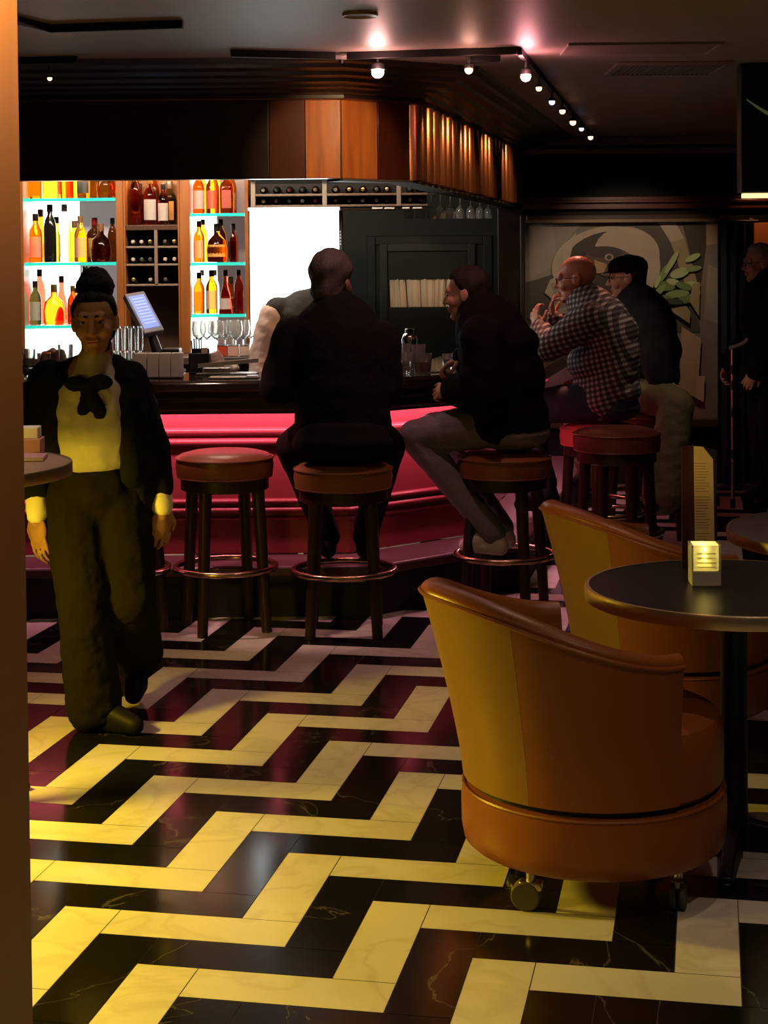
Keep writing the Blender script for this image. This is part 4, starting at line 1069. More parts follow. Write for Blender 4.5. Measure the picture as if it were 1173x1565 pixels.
tumbler('shot_glass', 'small white-lit glass left of the chest of man in jeans', 'glass', (at(684, 560, 8.20).x, 8.20, CZ+.001), .028, .075, .8, .05, mat('milk', (.7, .66, .62), .4))
t = thing('coaster', 'white paper coaster beside the amber drink', 'coaster', (at(660, 577, 7.98).x, 7.98, CZ+.001))
MB().lathe([(.045,0),(.046,.001),(.046,.003),(.045,.004),(.003,.004)], n=24).build('disc', PAPER, t); MB().lathe([(.03,.0041),(.03,.0046),(.003,.0046)], n=24).build('print', mat('coaster_print', (.35,.2,.15), .7), t)
# by the bald man
for k, (px, r, h, D) in enumerate(((822, .034, .15, 9.30), (838, .036, .19, 9.52), (824, .033, .10, 9.16))):
    wd = ('tall iced glass between the man in jeans and bald man', 'tallest clear glass by hands of bald man', 'short clear glass nearest behind shoulder of man in jeans')[k]
    tumbler('highball_glass', wd, 'glass', (at(px, 560, D).x, D, CZ+.001), r, h, .85, h*.6, LIQ['clear'], 'glasses before the bald man')
tumbler('beer_glass', 'wide brown drink glass before face of bald man', 'glass', (at(858, 560, 9.22).x, 9.22, CZ+.001), .045, .20, .85, .16, mat('brown_ale', (.25, .07, .02), .1, trans=.6))

# ------------------------------------------------------------------ people (local frame: +Y is the way they face, +X their right)
def lerp(a, b, t): return a+(b-a)*t
def torso(J, infl=0., wx_=1., t0=0., t1=1., dep=1.):
    """ellipsoids from pelvis to neck base"""
    hip, bel, che, nek = J['hip'], J['belly'], J['chest'], J['neck']
    right = (J['shR']-J['shL']).normalized()
    R = []
    prof = [(0,.165,.120),(.2,.158,.118),(.4,.155,.118),(.6,.170,.122),(.78,.175,.115),(.92,.13,.09),(1.,.075,.07)]
    path = [hip, bel, che, nek]
    def pt(t):
        a = (1-t)**3*hip+3*(1-t)**2*t*bel+3*(1-t)*t*t*che+t**3*nek
        return a
    hr = J.get('hipright', right)
    out = []
    fine = []
    for (ta, wa, da), (tb, wb, db) in zip(prof, prof[1:]):
        for q in range(3): fine.append((ta+(tb-ta)*q/3, wa+(wb-wa)*q/3, da+(db-da)*q/3))
    fine.append(prof[-1])
    for t, w, d in fine:
        if not (t0 <= t <= t1): continue
        c = pt(t); up = (pt(min(1, t+.05))-pt(max(0, t-.05))).normalized()
        rt = lerp(hr, right, t).normalized(); fw = up.cross(rt).normalized(); rt = fw.cross(up)
        m = Matrix((rt, fw, up)).transposed()
        out.append(('e', c, (w*wx_+infl, d*dep+infl, .095+infl*.5), m))
    return out
def hand(wr, d, n, curl=.5, side=1, s=1., spread=.12):
    """palm, four jointed fingers and a thumb; d = pointing direction, n = back-of-hand normal, side=+1 when the thumb lies towards d x n"""
    d = d.normalized(); n = (n-d*n.dot(d)).normalized(); w = d.cross(n)*side
    m = Matrix((w, n, d)).transposed()
    out = [('c', wr, .027*s, wr+d*.03*s, .026*s), ('e', wr+d*.055*s, (.041*s, .017*s, .052*s), m)]
    for k, (off, L) in enumerate(((.033, .88), (.011, 1.), (-.011, .94), (-.032, .74))):
        p = wr+d*(.098-.004*abs(k-1.2))*s+w*off*s
        dd = (d+w*off*spread*18*.2).normalized()
        ang = curl*.55
        r = .0080*s
        for seg, l in enumerate((.042, .028, .022)):
            ang_ = ang*(1+.35*seg)
            dd = (dd*math.cos(ang_)-n*math.sin(ang_)).normalized() if seg == 0 else (dd*math.cos(ang_)-(n*dd.dot(d)+d*(-dd.dot(n))).normalized()*math.sin(ang_)).normalized()
            q = p+dd*l*L*s
            out.append(('c', p, r, q, r*.9)); p = q; r *= .92
    p = wr+d*.03*s+w*.030*s; q = p+(d*.65+w*.65-n*.35*(.4+curl)).normalized()*.042*s; r_ = q+(d*.9+w*.15-n*.5*(.3+curl)).normalized()*.032*s
    out += [('c', p, .0145*s, q, .0115*s), ('c', q, .0115*s, r_, .0095*s)]
    return out
def headm(yaw, pitch, roll=0.): return (Matrix.Rotation(yaw, 3, 'Z') @ Matrix.Rotation(pitch, 3, 'X') @ Matrix.Rotation(roll, 3, 'Y'))
def head(c, m, s=1., jaw=1., fem=False):
    L = []
    def e(p, r): L.append(('e', c+m@(V(p)*s), tuple(v*s for v in r), m))
    def cc(p, r0, q, r1): L.append(('c', c+m@(V(p)*s), r0*s, c+m@(V(q)*s), r1*s))
    e((0,-.012,.038),(.074,.094,.082)); e((0,.018,-.012),(.066,.072,.075)); e((0,.028,-.062),(.054*jaw,.056,.052)); e((0,.068,-.092),(.026*jaw,.020,.020))
    e((.033,.056,-.022),(.030,.030,.030)); e((-.033,.056,-.022),(.030,.030,.030))
    cc((-.034,.074,.030),.015,(.034,.074,.030),.015)
    cc((0,.086,.018),.009,(0,.106,-.022),.0125); cc((-.011,.094,-.026),.008,(.011,.094,-.026),.008)
    cc((-.016,.084,-.052),.0085,(.016,.084,-.052),.0085); cc((-.013,.082,-.064),.009,(.013,.082,-.064),.009)
    for sx in (-1, 1):
        e((sx*.074,-.006,-.002),(.010,.020,.031)); e((sx*.078,-.016,.004),(.007,.014,.026))
    cc((0,-.015,-.04),.055,(0,-.035,-.125),.056)
    return L
def face_parts(P, c, m, s, brow, eyes=True):
    def w(p): return c+m@(V(p)*s)
    if eyes:
        for sx in (-1, 1):
            mb = MB(); mb.ell(w((sx*.030,.0735,.010)), (.0125*s, .010*s, .0065*s), m, nu=14, nv=10); o = mb.build('eye', EYEW, P)
            MB().ell(w((sx*.030,.0812,.0095)), .0050*s, nu=10, nv=8).build('iris', IRIS, o)
    for sx in (-1, 1):
        MB().cap(w((sx*.016,.0885,.031)), w((sx*.046,.077,.034)), .0042*s, .003*s).build('eyebrow', brow, P)
    mb = MB(); mb.cap(w((-.018,.0895,-.0525)), w((.018,.0895,-.0525)), .0045*s); mb.cap(w((-.014,.0885,-.0625)), w((.014,.0885,-.0625)), .0052*s); mb.build('lips', LIPS, P)
def hair_cap(P, c, m, s, mt, front=.055, side_z=-.005, back_z=-.085, thick=.014, lump=.006, seed=1, name='hair', fringe=.0):
    """hair: a shell over the skull, sinking into it below the hairline"""
    rnd = random.Random(seed); mb = MB(); nu, nv = 48, 30; L = []
    rx, ry, rz = .074, .094, .082
    for j in range(nv+1):
        ph = -PI/2+PI*j/nv; r = []
        for k in range(nu):
            th = 2*PI*k/nu
            d = V((math.cos(th)*math.cos(ph), math.sin(th)*math.cos(ph), math.sin(ph)))
            if ph < 0:
                u = -ph/(PI/2); kk = 1-.16*u*u if u < .9 else (1-.16*u*u)*max(0., (1-u)/.1)
                e_ = math.cos(th), math.sin(th)
                p = V((e_[0]*rx*kk, e_[1]*ry*kk-.012-.010*u*max(0, -e_[1])*0, .038-.155*u)); d = V((e_[0], e_[1], 0))
            else: p = V((d.x*rx, d.y*ry-.012, d.z*rz+.038))
            f = max(0., d.y)
            line = lerp(back_z, side_z, min(1, max(0, (d.y+.6)/.7))) if d.y < .1 else lerp(side_z, front, min(1, (d.y-.1)/.45))
            z = p.z if ph > -.4 else p.z
            g = (p.z-line+.012)/.042
            g = max(0., min(1., g)); g = g*g*(3-2*g)
            tk = thick*(.40+.60*max(0., min(1., (p.z+.01)/.06)))
            off = (tk+lump*(math.sin(th*9+seed)+math.sin(th*5-ph*7+seed*2))*.5)*g - .016*(1-g)
            if d.y > .3 and g > 0: off += fringe*g*d.y
            low = V((0, 0, 0))
            r.append(mb.v(c+m@((p+d*off)*s)))
        L.append(r)
    for a, b in zip(L, L[1:]):
        for k in range(nu): mb.f([a[k], a[(k+1) % nu], b[(k+1) % nu], b[k]])
    bmesh.ops.remove_doubles(mb.bm, verts=mb.bm.verts, dist=1e-5)
    return mb.build(name, mt, P, ang=3.)
def arm(J, sd, infl=0., r=(.058, .043, .030), upto='wr'):
    a, b, c_ = J['sh'+sd], J['el'+sd], J['wr'+sd]
    L = [('c', a, r[0]+infl, b, r[1]+infl)]
    if upto == 'wr': L.append(('c', b, r[1]+infl, c_, r[2]+infl))
    return L
def leg(J, sd, infl=0., r=(.088, .060, .042), flare=0.):
    h = J['hp'+sd]; k, a = J['kn'+sd], J['an'+sd]
    m = lerp(h, k, .45)
    return [('c', h, r[0]+infl, m, r[0]*.92+infl), ('c', m, r[0]*.92+infl, k, r[1]+infl), ('c', k, r[1]+infl, a, r[2]+infl+flare)]
def foot(J, sd, infl=0.):
    a = J['an'+sd]; t = J['toe'+sd]; d = t-a; d = V((d.x, d.y, 0)).normalized()
    hl = a-d*.03+V((0, 0, 0)); z = t.z
    return [('c', a, .04+infl, V((hl.x, hl.y, z+.005 if a.z-z < .16 else a.z-.06)), .034+infl), ('c', V((hl.x, hl.y, z if a.z-z < .16 else a.z-.06)), .034+infl, t, .028+infl), ('c', lerp(a, t, .5)+V((0,0,.0)), .036+infl, t, .028+infl)]
def fin(J):
    """fill in hips"""
    r = J.get('hipright', V((1, 0, 0)))
    J.setdefault('hpR', J['hip']+r*.088); J.setdefault('hpL', J['hip']-r*.088)
    return J
def body(P, J, skin, hm, hs=1., hands=True, fem=False, jaw=1., voxel=.0048, legs=True, slim=-.012):
    pr = torso(J, slim)+arm(J, 'R')+arm(J, 'L')+[('c', J['neck'], .056, J['head']+hm@V((0,-.03,-.10))*hs, .053)]
    pr += head(J['head'], hm, hs, jaw, fem)
    if legs:
        for sd in 'RL': pr += leg(J, sd, -.012)+foot(J, sd, -.012)
    for sd, sg in (('R', 1), ('L', -1)):
        h = J['ha'+sd]; pr += hand(J['wr'+sd], h[0], h[1], h[2], h[3])
    return blob('body', pr, skin, P, voxel, 2)
def shoes(P, J, m, sole=None):
    for sd in 'RL':
        o = blob('shoe', foot(J, sd, .006), m, P, .008, 2)
def glasses(P, c, m, s, mt):
    mb = MB()
    def w(p): return c+m@(V(p)*s)
    for sx in (-1, 1):
        mb.tube([w((sx*.032+.022*math.cos(2*PI*k/20), .097, .008+.017*math.sin(2*PI*k/20))) for k in range(20)], .0016*s, 6, True)
        mb.tube([w((sx*.054,.095,.014)), w((sx*.073,.06,.014)), w((sx*.083,-.01,.012))], .0018*s, 6)
    mb.tube([w((-.010,.099,.011)), w((0,.101,.014)), w((.010,.099,.011))], .0016*s, 6)
    return mb.build('glasses', mt, P)
GLF = mat('spectacle_frame', (.05, .04, .035), .3, metal=.5)

def prs(label, loc, rz): return thing('person', label, 'person', loc, rz)

# -- waitress walking towards the camera
wr_ = prs('waitress in black jacket, white shirt and dark bow walking through the bar', (at(150, 1100, 5.72).x, 5.72, 0), PI)
J = fin(dict(hip=V((.0, .0, .84)), belly=V((.0, .02, 1.02)), chest=V((.0, .03, 1.17)), neck=V((-.005, .015, 1.285)), shR=V((.150, .03, 1.225)), shL=V((-.125, -.01, 1.225)),
     elR=V((.205, .01, .985)), wrR=V((.185, .075, .765)), elL=V((-.200, -.05, .98)), wrL=V((-.232, -.01, .775)),
     haR=(V((-.05, .05, -1)), V((.6, .8, 0)), .45, 1), haL=(V((.05, .06, -1)), V((-.6, .8, 0)), .8, -1),
     head=V((-.015, .045, 1.418)), hipright=V((1, .12, 0)).normalized(),
     hpR=V((.075, .01, .82)), hpL=V((-.085, -.01, .82)), knR=V((.03, .09, .45)), knL=V((-.125, .03, .46)), anR=V((.012, .01, .085)), anL=V((-.085, -.33, .185)), toeR=V((-.14, .085, .035)), toeL=V((-.09, -.22, .06))))
hm = headm(.05, -.06, .03)
body(wr_, J, SKIN_D, hm, .97, fem=True, jaw=.9, slim=-.05)
face_parts(wr_, J['head'], hm, .97, HAIRBLK)
hair_cap(wr_, J['head'], hm, .97, HAIRBLK, front=.068, side_z=-.02, back_z=-.08, thick=.009, lump=.002)
blob('hair_bun', [('e', J['head']+V((0, -.02, .125)), (.068, .066, .055)), ('e', J['head']+V((.0, -.02, .16)), (.050, .05, .035)), ('e', J['head']+V((0, -.02, .09)), (.058, .062, .04))], HAIRBLK, wr_, .009, 3, (.01, .02))
sh_ = [('e', V((0, .045, 1.06)), (.145, .105, .17)), ('e', V((0, .05, 1.16)), (.13, .095, .10)), ('e', V((0, .03, .955)), (.148, .105, .075)), ('c', V((-.01, .03, 1.22)), .085, V((-.01, .025, 1.285)), .062), ('c', V((.11, .03, 1.20)), .055, V((-.11, .01, 1.20)), .055), ('e', V((0, .02, .97)), (.150, .105, .10)), ('e', V((.06, .09, 1.12)), (.06, .055, .06)), ('e', V((-.06, .09, 1.12)), (.06, .055, .06))]
blob('shirt', sh_, SHIRTW, wr_, .010, 4, (.012, .05))
jk = arm(J, 'R', .015, (.056, .048, .036))[:1]+arm(J, 'L', .012, (.052, .046, .036))[:1]
jk += [('c', J['elR'], .063, lerp(J['elR'], J['wrR'], .62), .055), ('c', J['elL'], .058, lerp(J['elL'], J['wrL'], .70), .050)]
jk += [('e', V((0, -.055, 1.10)), (.165, .075, .17)), ('e', V((0, -.04, .93)), (.155, .075, .14)), ('e', V((.145, .0, 1.10)), (.05, .10, .15)), ('e', V((-.145, -.01, 1.10)), (.05, .10, .16)), ('e', V((.10, .02, 1.21)), (.075, .085, .045)), ('e', V((-.10, .0, 1.215)), (.075, .085, .045)), ('c', V((.06, -.02, 1.265)), .042, V((-.07, -.03, 1.27)), .042), ('c', V((.07, .0, 1.265)), .038, V((.115, .085, 1.14)), .04), ('c', V((-.075, .0, 1.265)), .038, V((-.115, .075, 1.14)), .04), ('c', V((.115, .085, 1.14)), .04, V((.125, .07, .96)), .045), ('c', V((-.115, .075, 1.14)), .04, V((-.14, .06, .90)), .05), ('e', V((-.165, -.01, .92)), (.045, .09, .20)), ('e', V((.15, -.03, .93)), (.04, .08, .12))]
blob('jacket', jk, BLACKCLOTH, wr_, .010, 4, (.014, .05))
for sd in 'RL':
    a_, b_ = J['el'+sd], J['wr'+sd]
    f0 = .66 if sd == 'R' else .72
    blob('shirt_cuff', [('c', lerp(a_, b_, f0), .042, lerp(a_, b_, 1.0), .038)], CUFFW, wr_, .008, 2, (.006, .03))
blob('neck_bow', [('e', V((.035, .125, 1.215)), (.045, .02, .028)), ('e', V((-.045, .125, 1.22)), (.045, .02, .028)), ('e', V((0, .135, 1.215)), (.018, .016, .02)), ('c', V((-.01, .135, 1.20)), .018, V((-.045, .135, 1.12)), .026), ('c', V((.0, .13, 1.20)), .016, V((.01, .135, 1.13)), .024)], BLACKCLOTH, wr_, .007, 2, (.008, .02))
tr_ = [('e', V((0, .0, .89)), (.158, .125, .07)), ('e', V((0, -.0, .84)), (.162, .135, .09)), ('e', V((0, -.01, .78)), (.15, .12, .08))]
for sd in 'RL': tr_ += leg(J, sd, .018, (.092, .072, .058), .024)
tr_ += [('c', J['anR'], .080, V((.012, .0, .07)), .082)]
blob('trousers', tr_, TROUSER, wr_, .010, 4, (.016, .06))
shoes(wr_, J, SHOE)

# -- seated helper poses
def seated(hipz=.86, lean=.08, **kw):
    J = dict(hip=V((0, 0, hipz)), belly=V((0, .02, hipz+.20)), chest=V((0, lean*.6, hipz+.40)), neck=V((0, lean, hipz+.585)))
    J.update(kw); return J

# -- man in black seen from behind
SX = at(524, 700, 7.20).x
m1 = prs('man in black jacket seen from behind, sitting at the bar before white screen', (SX, 7.20, 0), 0)
J = fin(seated(.875, .10, neck=V((-.03, .11, 1.39)), chest=V((-.01, .08, 1.22)), shR=V((.165, .10, 1.265)), shL=V((-.215, .09, 1.29)), elR=V((.185, .06, 1.06)), elL=V((-.29, .04, 1.07)), wrR=V((.13, .38, 1.20)), wrL=V((-.18, .38, 1.20)),
     haR=(V((-.5, .8, -.25)), V((0, .2, 1)), .4, -1), haL=(V((.5, .8, -.25)), V((0, .2, 1)), .4, 1), head=V((-.045, .14, 1.535)),
     knR=V((.20, .24, .79)), knL=V((-.235, .25, .79)), anR=V((.09, .24, .385)), anL=V((-.08, .25, .385)), toeR=V((.10, .36, .325)), toeL=V((-.09, .37, .325))))
hm = headm(-.45, -.10)
body(m1, J, SKIN, hm, 1.04)
face_parts(m1, J['head'], hm, 1.04, HAIRGRY)
hair_cap(m1, J['head'], hm, 1.04, HAIRGRY, front=.05, side_z=-.02, back_z=-.10, thick=.020, lump=.005)
jk = torso(J, .045, 1.05)+arm(J, 'R', .026, (.072, .056, .030))+arm(J, 'L', .026, (.072, .056, .030))
jk += [('c', J['shL']+V((.02,0,.02)), .065, V((-.08, .08, 1.375)), .06), ('c', J['shR']+V((-.02,0,.02)), .065, V((.05, .08, 1.37)), .06), ('e', V((-.01, -.0, .90)), (.20, .16, .13)), ('e', V((-.01, .02, 1.05)), (.205, .16, .18)), ('c', V((-.14, .03, 1.0)), .07, V((-.20, .10, 1.18)), .09), ('c', V((.13, .03, 1.0)), .07, V((.16, .10, 1.18)), .09)]
blob('jacket', jk, BLACKCLOTH, m1, .011, 8, (.016, .07))
blob('collar', [('c', V((-.085, .07, 1.43)), .035, V((.035, .07, 1.43)), .035), ('c', V((-.095, .10, 1.43)), .03, V((-.09, .16, 1.41)), .025), ('c', V((.04, .10, 1.43)), .03, V((.04, .16, 1.41)), .025)], BLACKCLOTH, m1, .009, 3)
tr_ = [('e', V((0, -.04, .87)), (.205, .16, .10)), ('e', V((0, -.06, .836)), (.222, .162, .088))]
for sd in 'RL': tr_ += leg(J, sd, .018)
blob('trousers', tr_, mat('black_trousers', (.008, .007, .007), .9, spec=.15), m1, .011, 4, (.012, .06))
shoes(m1, J, SHOE)

# -- man in jeans, in profile to the left
m2p = V((at(770, 700, 7.55).x, 7.55, 0))
m2 = prs('man in charcoal jacket, jeans and pale sneakers sitting in profile at bar corner', m2p, math.radians(68))
J = fin(seated(.875, .16, belly=V((0, -.03, 1.08)), chest=V((0, .04, 1.26)), neck=V((0, .10, 1.365)), shR=V((.17, .05, 1.275)), shL=V((-.18, .04, 1.275)), elR=V((.22, .14, 1.04)), elL=V((-.225, .0, 1.02)), wrR=V((.12, .22, 1.165)), wrL=V((-.13, .185, 1.035)),
     haR=(V((-.3, .9, -.3)), V((0, .3, 1)), 1.0, -1), haL=(V((.15, .95, -.05)), V((-.8, 0, .4)), 1.15, 1), head=V((0, .175, 1.465)),
     knR=V((.16, .41, .825)), knL=V((-.12, .395, .82)), anR=V((.08, .04, .385)), anL=V((-.10, .02, .385)), toeR=V((.09, .17, .325)), toeL=V((-.11, .15, .325))))
hm = headm(.06, -.12)
body(m2, J, SKIN, hm, 1.02)
face_parts(m2, J['head'], hm, 1.02, HAIRBRN)
hair_cap(m2, J['head'], hm, 1.02, HAIRBRN, front=.068, side_z=-.01, back_z=-.095, thick=.012, lump=.004, fringe=.003)
jk = torso(J, .05, 1.03)+arm(J, 'R', .03, (.072, .058, .042))+arm(J, 'L', .032, (.075, .062, .045))
jk += [('e', V((0, -.03, .93)), (.20, .175, .12)), ('e', V((0, .0, 1.08)), (.20, .17, .14)), ('e', V((0, .07, 1.20)), (.19, .14, .13)), ('c', V((-.14, .02, 1.24)), .10, V((-.2, .05, 1.10)), .10), ('e', V((0,-.05,1.24)),(.18,.11,.10)), ('e', V((0,-.07,1.08)),(.18,.12,.16)), ('e', V((0, .10, 1.0)), (.175, .11, .17)), ('e', V((0, .06, 1.15)), (.175, .13, .15)), ('e', V((0, -.03, .87)), (.205, .185, .075))]
blob('jacket', jk, NAVYCLOTH, m2, .011, 8, (.014, .07))
blob('collar', [('c', V((-.065, .06, 1.405)), .033, V((.065, .06, 1.405)), .033), ('c', V((-.07, .07, 1.40)), .03, V((-.055, .165, 1.33)), .034), ('c', V((.07, .07, 1.40)), .03, V((.055, .165, 1.33)), .034), ('c', V((-.05, .03, 1.38)), .04, V((.05, .03, 1.38)), .04)], NAVYCLOTH, m2, .009, 3)
tr_ = [('e', V((0, -.03, .865)), (.19, .17, .10)), ('e', V((0, -.04, .836)), (.195, .175, .083))]
for sd in 'RL': tr_ += leg(J, sd, .016)
blob('jeans', tr_, JEANS, m2, .011, 4, (.010, .05))
shoes(m2, J, SNEAKER)

# -- bald man in gingham shirt
m3p = V((at(917, 690, 8.80).x, 8.80, 0))
m3 = prs('bald man with glasses in gingham shirt sitting in profile at the bar', m3p, math.radians(78))
J = fin(seated(.875, .16, belly=V((0, -.11, 1.08)), chest=V((0, -.05, 1.26)), neck=V((0, .07, 1.39)), shR=V((.17, .06, 1.31)), shL=V((-.185, .04, 1.31)), elR=V((.20, .30, 1.17)), elL=V((-.20, .25, 1.165)), wrR=V((.05, .25, 1.29)), wrL=V((-.07, .31, 1.245)),
     haR=(V((-.2, .1, .9)), V((0, 1, 0)), .8, -1), haL=(V((.25, .3, .75)), V((-.5, .5, 0)), .8, 1), head=V((0, .125, 1.515)),
     knR=V((.17, .44, .82)), knL=V((-.13, .43, .83)), anR=V((.12, .30, .40)), anL=V((-.10, .30, .40)), toeR=V((.12, .42, .32)), toeL=V((-.10, .42, .32))))
hm = headm(.05, -.10)
SKIN_R = mat('flushed_skin', (.58, .25, .17), .38)
body(m3, J, SKIN_R, hm, 1.06, jaw=1.08)
face_parts(m3, J['head'], hm, 1.06, HAIRWHT)
glasses(m3, J['head'], hm, 1.06, GLF)
jk = torso(J, .04, 1.05)+arm(J, 'R', .022, (.068, .055, .04))+arm(J, 'L', .024, (.07, .056, .042))
jk += [('e', V((0, -.03, .94)), (.20, .185, .12)), ('e', V((0, -.0, 1.07)), (.195, .18, .13)), ('e', V((0, -.08, 1.22)), (.19, .13, .14)), ('e', V((0, -.10, .92)), (.185, .12, .07)), ('c', V((-.12, .03, 1.33)), .08, V((.12, .03, 1.33)), .08)]
blob('gingham_shirt', jk, PLAID, m3, .010, 5, (.010, .08))
blob('shirt_collar', [('c', V((-.055, .05, 1.405)), .03, V((.055, .05, 1.405)), .03), ('c', V((-.06, .06, 1.405)), .026, V((-.05, .14, 1.37)), .024), ('c', V((.06, .06, 1.405)), .026, V((.05, .14, 1.37)), .024)], PLAID, m3, .008, 3)
tr_ = [('e', V((0, -.03, .865)), (.19, .17, .10)), ('e', V((0, -.04, .836)), (.195, .175, .083))]
for sd in 'RL': tr_ += leg(J, sd, .018)
blob('jeans', tr_, DARKJEANS, m3, .011, 4, (.010, .05))
shoes(m3, J, SHOE)

# -- man in black cap beyond him
m4p = V((at(985, 690, 9.48).x, 9.48, 0))
m4 = prs('man in black cap and dark jacket with olive trousers sitting past the bald man', m4p, math.radians(80))
J = fin(seated(.875, .10, belly=V((0, -.08, 1.08)), chest=V((0, -.02, 1.28)), neck=V((0, .05, 1.38)), shR=V((.18, .02, 1.30)), shL=V((-.185, -.02, 1.30)), elR=V((.2, .25, 1.12)), elL=V((-.225, -.06, 1.10)), wrR=V((.08, .42, 1.155)), wrL=V((-.235, -.09, .945)),
     haR=(V((-.2, .9, 0)), V((0, 0, 1)), .5, -1), haL=(V((-.1, -.5, -.25)), V((-.3, 0, 1)), .5, 1), head=V((0, .10, 1.51)), hipright=V((1, -.25, 0)).normalized(),
     knR=V((.17, .42, .82)), knL=V((-.36, -.18, .815)), anR=V((.12, .28, .40)), anL=V((-.42, -.10, .33)), toeR=V((.12, .40, .32)), toeL=V((-.50, -.06, .28))))
hm = headm(.08, -.08)
body(m4, J, SKIN, hm, 1.04)
face_parts(m4, J['head'], hm, 1.04, HAIRBRN)
hair_cap(m4, J['head'], hm, 1.04, HAIRBRN, front=.07, side_z=.0, back_z=-.06, thick=.010)
glasses(m4, J['head'], hm, 1.04, GLF)
def capmesh(P, c, m, s):
    mb = MB(); nu = 36; L = []
    for z, k in ((.040, 1.10), (.055, 1.14), (.085, 1.10), (.110, .90), (.125, .55), (.130, .08)):
        L.append([c+m@(V((.078*k*math.cos(2*PI*j/nu), .098*k*math.sin(2*PI*j/nu)-.012, z))*s) for j in range(nu)])
    mb.rings(L); o = mb.build('cap_crown', BLACKCLOTH, P)
    b = MB(); poly_ = [(.082*math.cos(a), .098*math.sin(a)-.012) for a in [PI*.12+PI*.76*k/14 for k in range(15)]]+[(.066*math.cos(a), .165*math.sin(a)-.012) for a in [PI*.88-PI*.76*k/14 for k in range(15)]]
    b.prism(poly_, lambda p, k: c+m@(V((p[0], p[1], .046+.004*k-.10*max(0, p[1]-.08)))*s)); b.build('cap_peak', BLACKCLOTH, P)
capmesh(m4, J['head'], hm, 1.04)
jk = torso(J, .045, 1.04)+arm(J, 'R', .028, (.068, .055, .04))+arm(J, 'L', .03, (.07, .058, .045))
jk += [('e', V((0, -.04, .95)), (.195, .165, .13)), ('e', V((0, -.05, 1.1)), (.195, .165, .14)), ('e', V((0, -.05, 1.25)), (.185, .13, .13)), ('c', V((-.05, .03, 1.385)), .05, V((.05, .03, 1.385)), .05)]
blob('jacket', jk, mat('navy_black_cloth', (.010, .010, .013), .85, bump=.3, bscale=60), m4, .011, 5, (.014, .08))
tr_ = [('e', V((0, -.03, .865)), (.19, .17, .10)), ('e', V((0, -.03, .836)), (.19, .17, .083))]
for sd in 'RL': tr_ += leg(J, sd, .028, (.09, .07, .06), .03)
blob('trousers', tr_, OLIVE, m4, .011, 4, (.018, .05))
shoes(m4, J, SHOE)
MB().tube([J['wrL']+V((.0, .0, 0))+V((.042*math.cos(2*PI*k/20), .02*math.sin(2*PI*k/20), .042*math.sin(2*PI*k/20))) for k in range(20)], .007, 8, True).build('wristwatch', CHROME, m4)

# -- man standing at the right edge
m5 = prs('man with glasses in long black coat standing at right edge before the curtain', (at(1176, 700, 10.85).x, 10.85, 0), math.radians(100))
J = fin(dict(hip=V((0, 0, .92)), belly=V((0, .02, 1.12)), chest=V((0, 0, 1.28)), neck=V((0, .02, 1.46)), shR=V((.19, 0, 1.38)), shL=V((-.19, 0, 1.38)), elR=V((.23, .03, 1.10)), elL=V((-.21, .02, 1.09)), wrR=V((.20, .20, .93)), wrL=V((-.16, .16, .90)),
     haR=(V((0, .4, -.8)), V((.8, .5, 0)), .9, 1), haL=(V((.15, .5, -.8)), V((-.8, .5, 0)), 1.0, -1), head=V((0, .075, 1.585)),
     knR=V((.10, .03, .50)), knL=V((-.10, .04, .50)), anR=V((.11, -.02, .09)), anL=V((-.11, .0, .09)), toeR=V((.12, .12, .035)), toeL=V((-.13, .14, .035))))
hm = headm(.0, -.06)
body(m5, J, SKIN, hm, 1.03)
face_parts(m5, J['head'], hm, 1.03, HAIRWHT)
hair_cap(m5, J['head'], hm, 1.03, HAIRWHT, front=.07, side_z=-.01, back_z=-.07, thick=.012)
glasses(m5, J['head'], hm, 1.03, GLF)
jk = torso(J, .05, 1.03)+arm(J, 'R', .03, (.068, .055, .042))+arm(J, 'L', .03, (.068, .055, .042))
jk += [('e', V((0, 0, .95)), (.20, .16, .18)), ('e', V((0, -.01, .78)), (.20, .16, .14)), ('e', V((0, .0, 1.15)), (.19, .15, .16)), ('c', V((-.05, .0, 1.46)), .055, V((.05, .0, 1.46)), .055)]
blob('coat', jk, BLACKCLOTH, m5, .012, 5, (.014, .08))
tr_ = []
for sd in 'RL': tr_ += leg(J, sd, .022)
tr_ += [('e', V((0, 0, .88)), (.17, .12, .1))]
blob('trousers', tr_, mat('black_trousers', (.008, .007, .007), .9, spec=.15), m5, .012, 4, (.012, .06))
shoes(m5, J, SHOE)
cx = at(1119, 640, 10.72)
st = thing('walking_stick', 'thin silver walking stick with black bands held before the standing man', 'walking stick', (cx.x, 10.72, 0))
zt = at(1119, 532, 10.72).z
MB().cyl((0, 0, 0), (0, 0, zt), .011, n=12).build('shaft', STEEL, st)
for z in (.03, .35, .62, .80, zt-.14): MB().cyl((0, 0, z-.03), (0, 0, z+.03), .016, n=12).build('band', BLACKPLASTIC, st)
MB().tube([(-.02, 0, zt), (.03, 0, zt+.012), (.08, 0, zt+.035), (.10, 0, zt+.06)], .014, 10).build('grip', mat('pale_grip', (.35, .33, .3), .4), st)

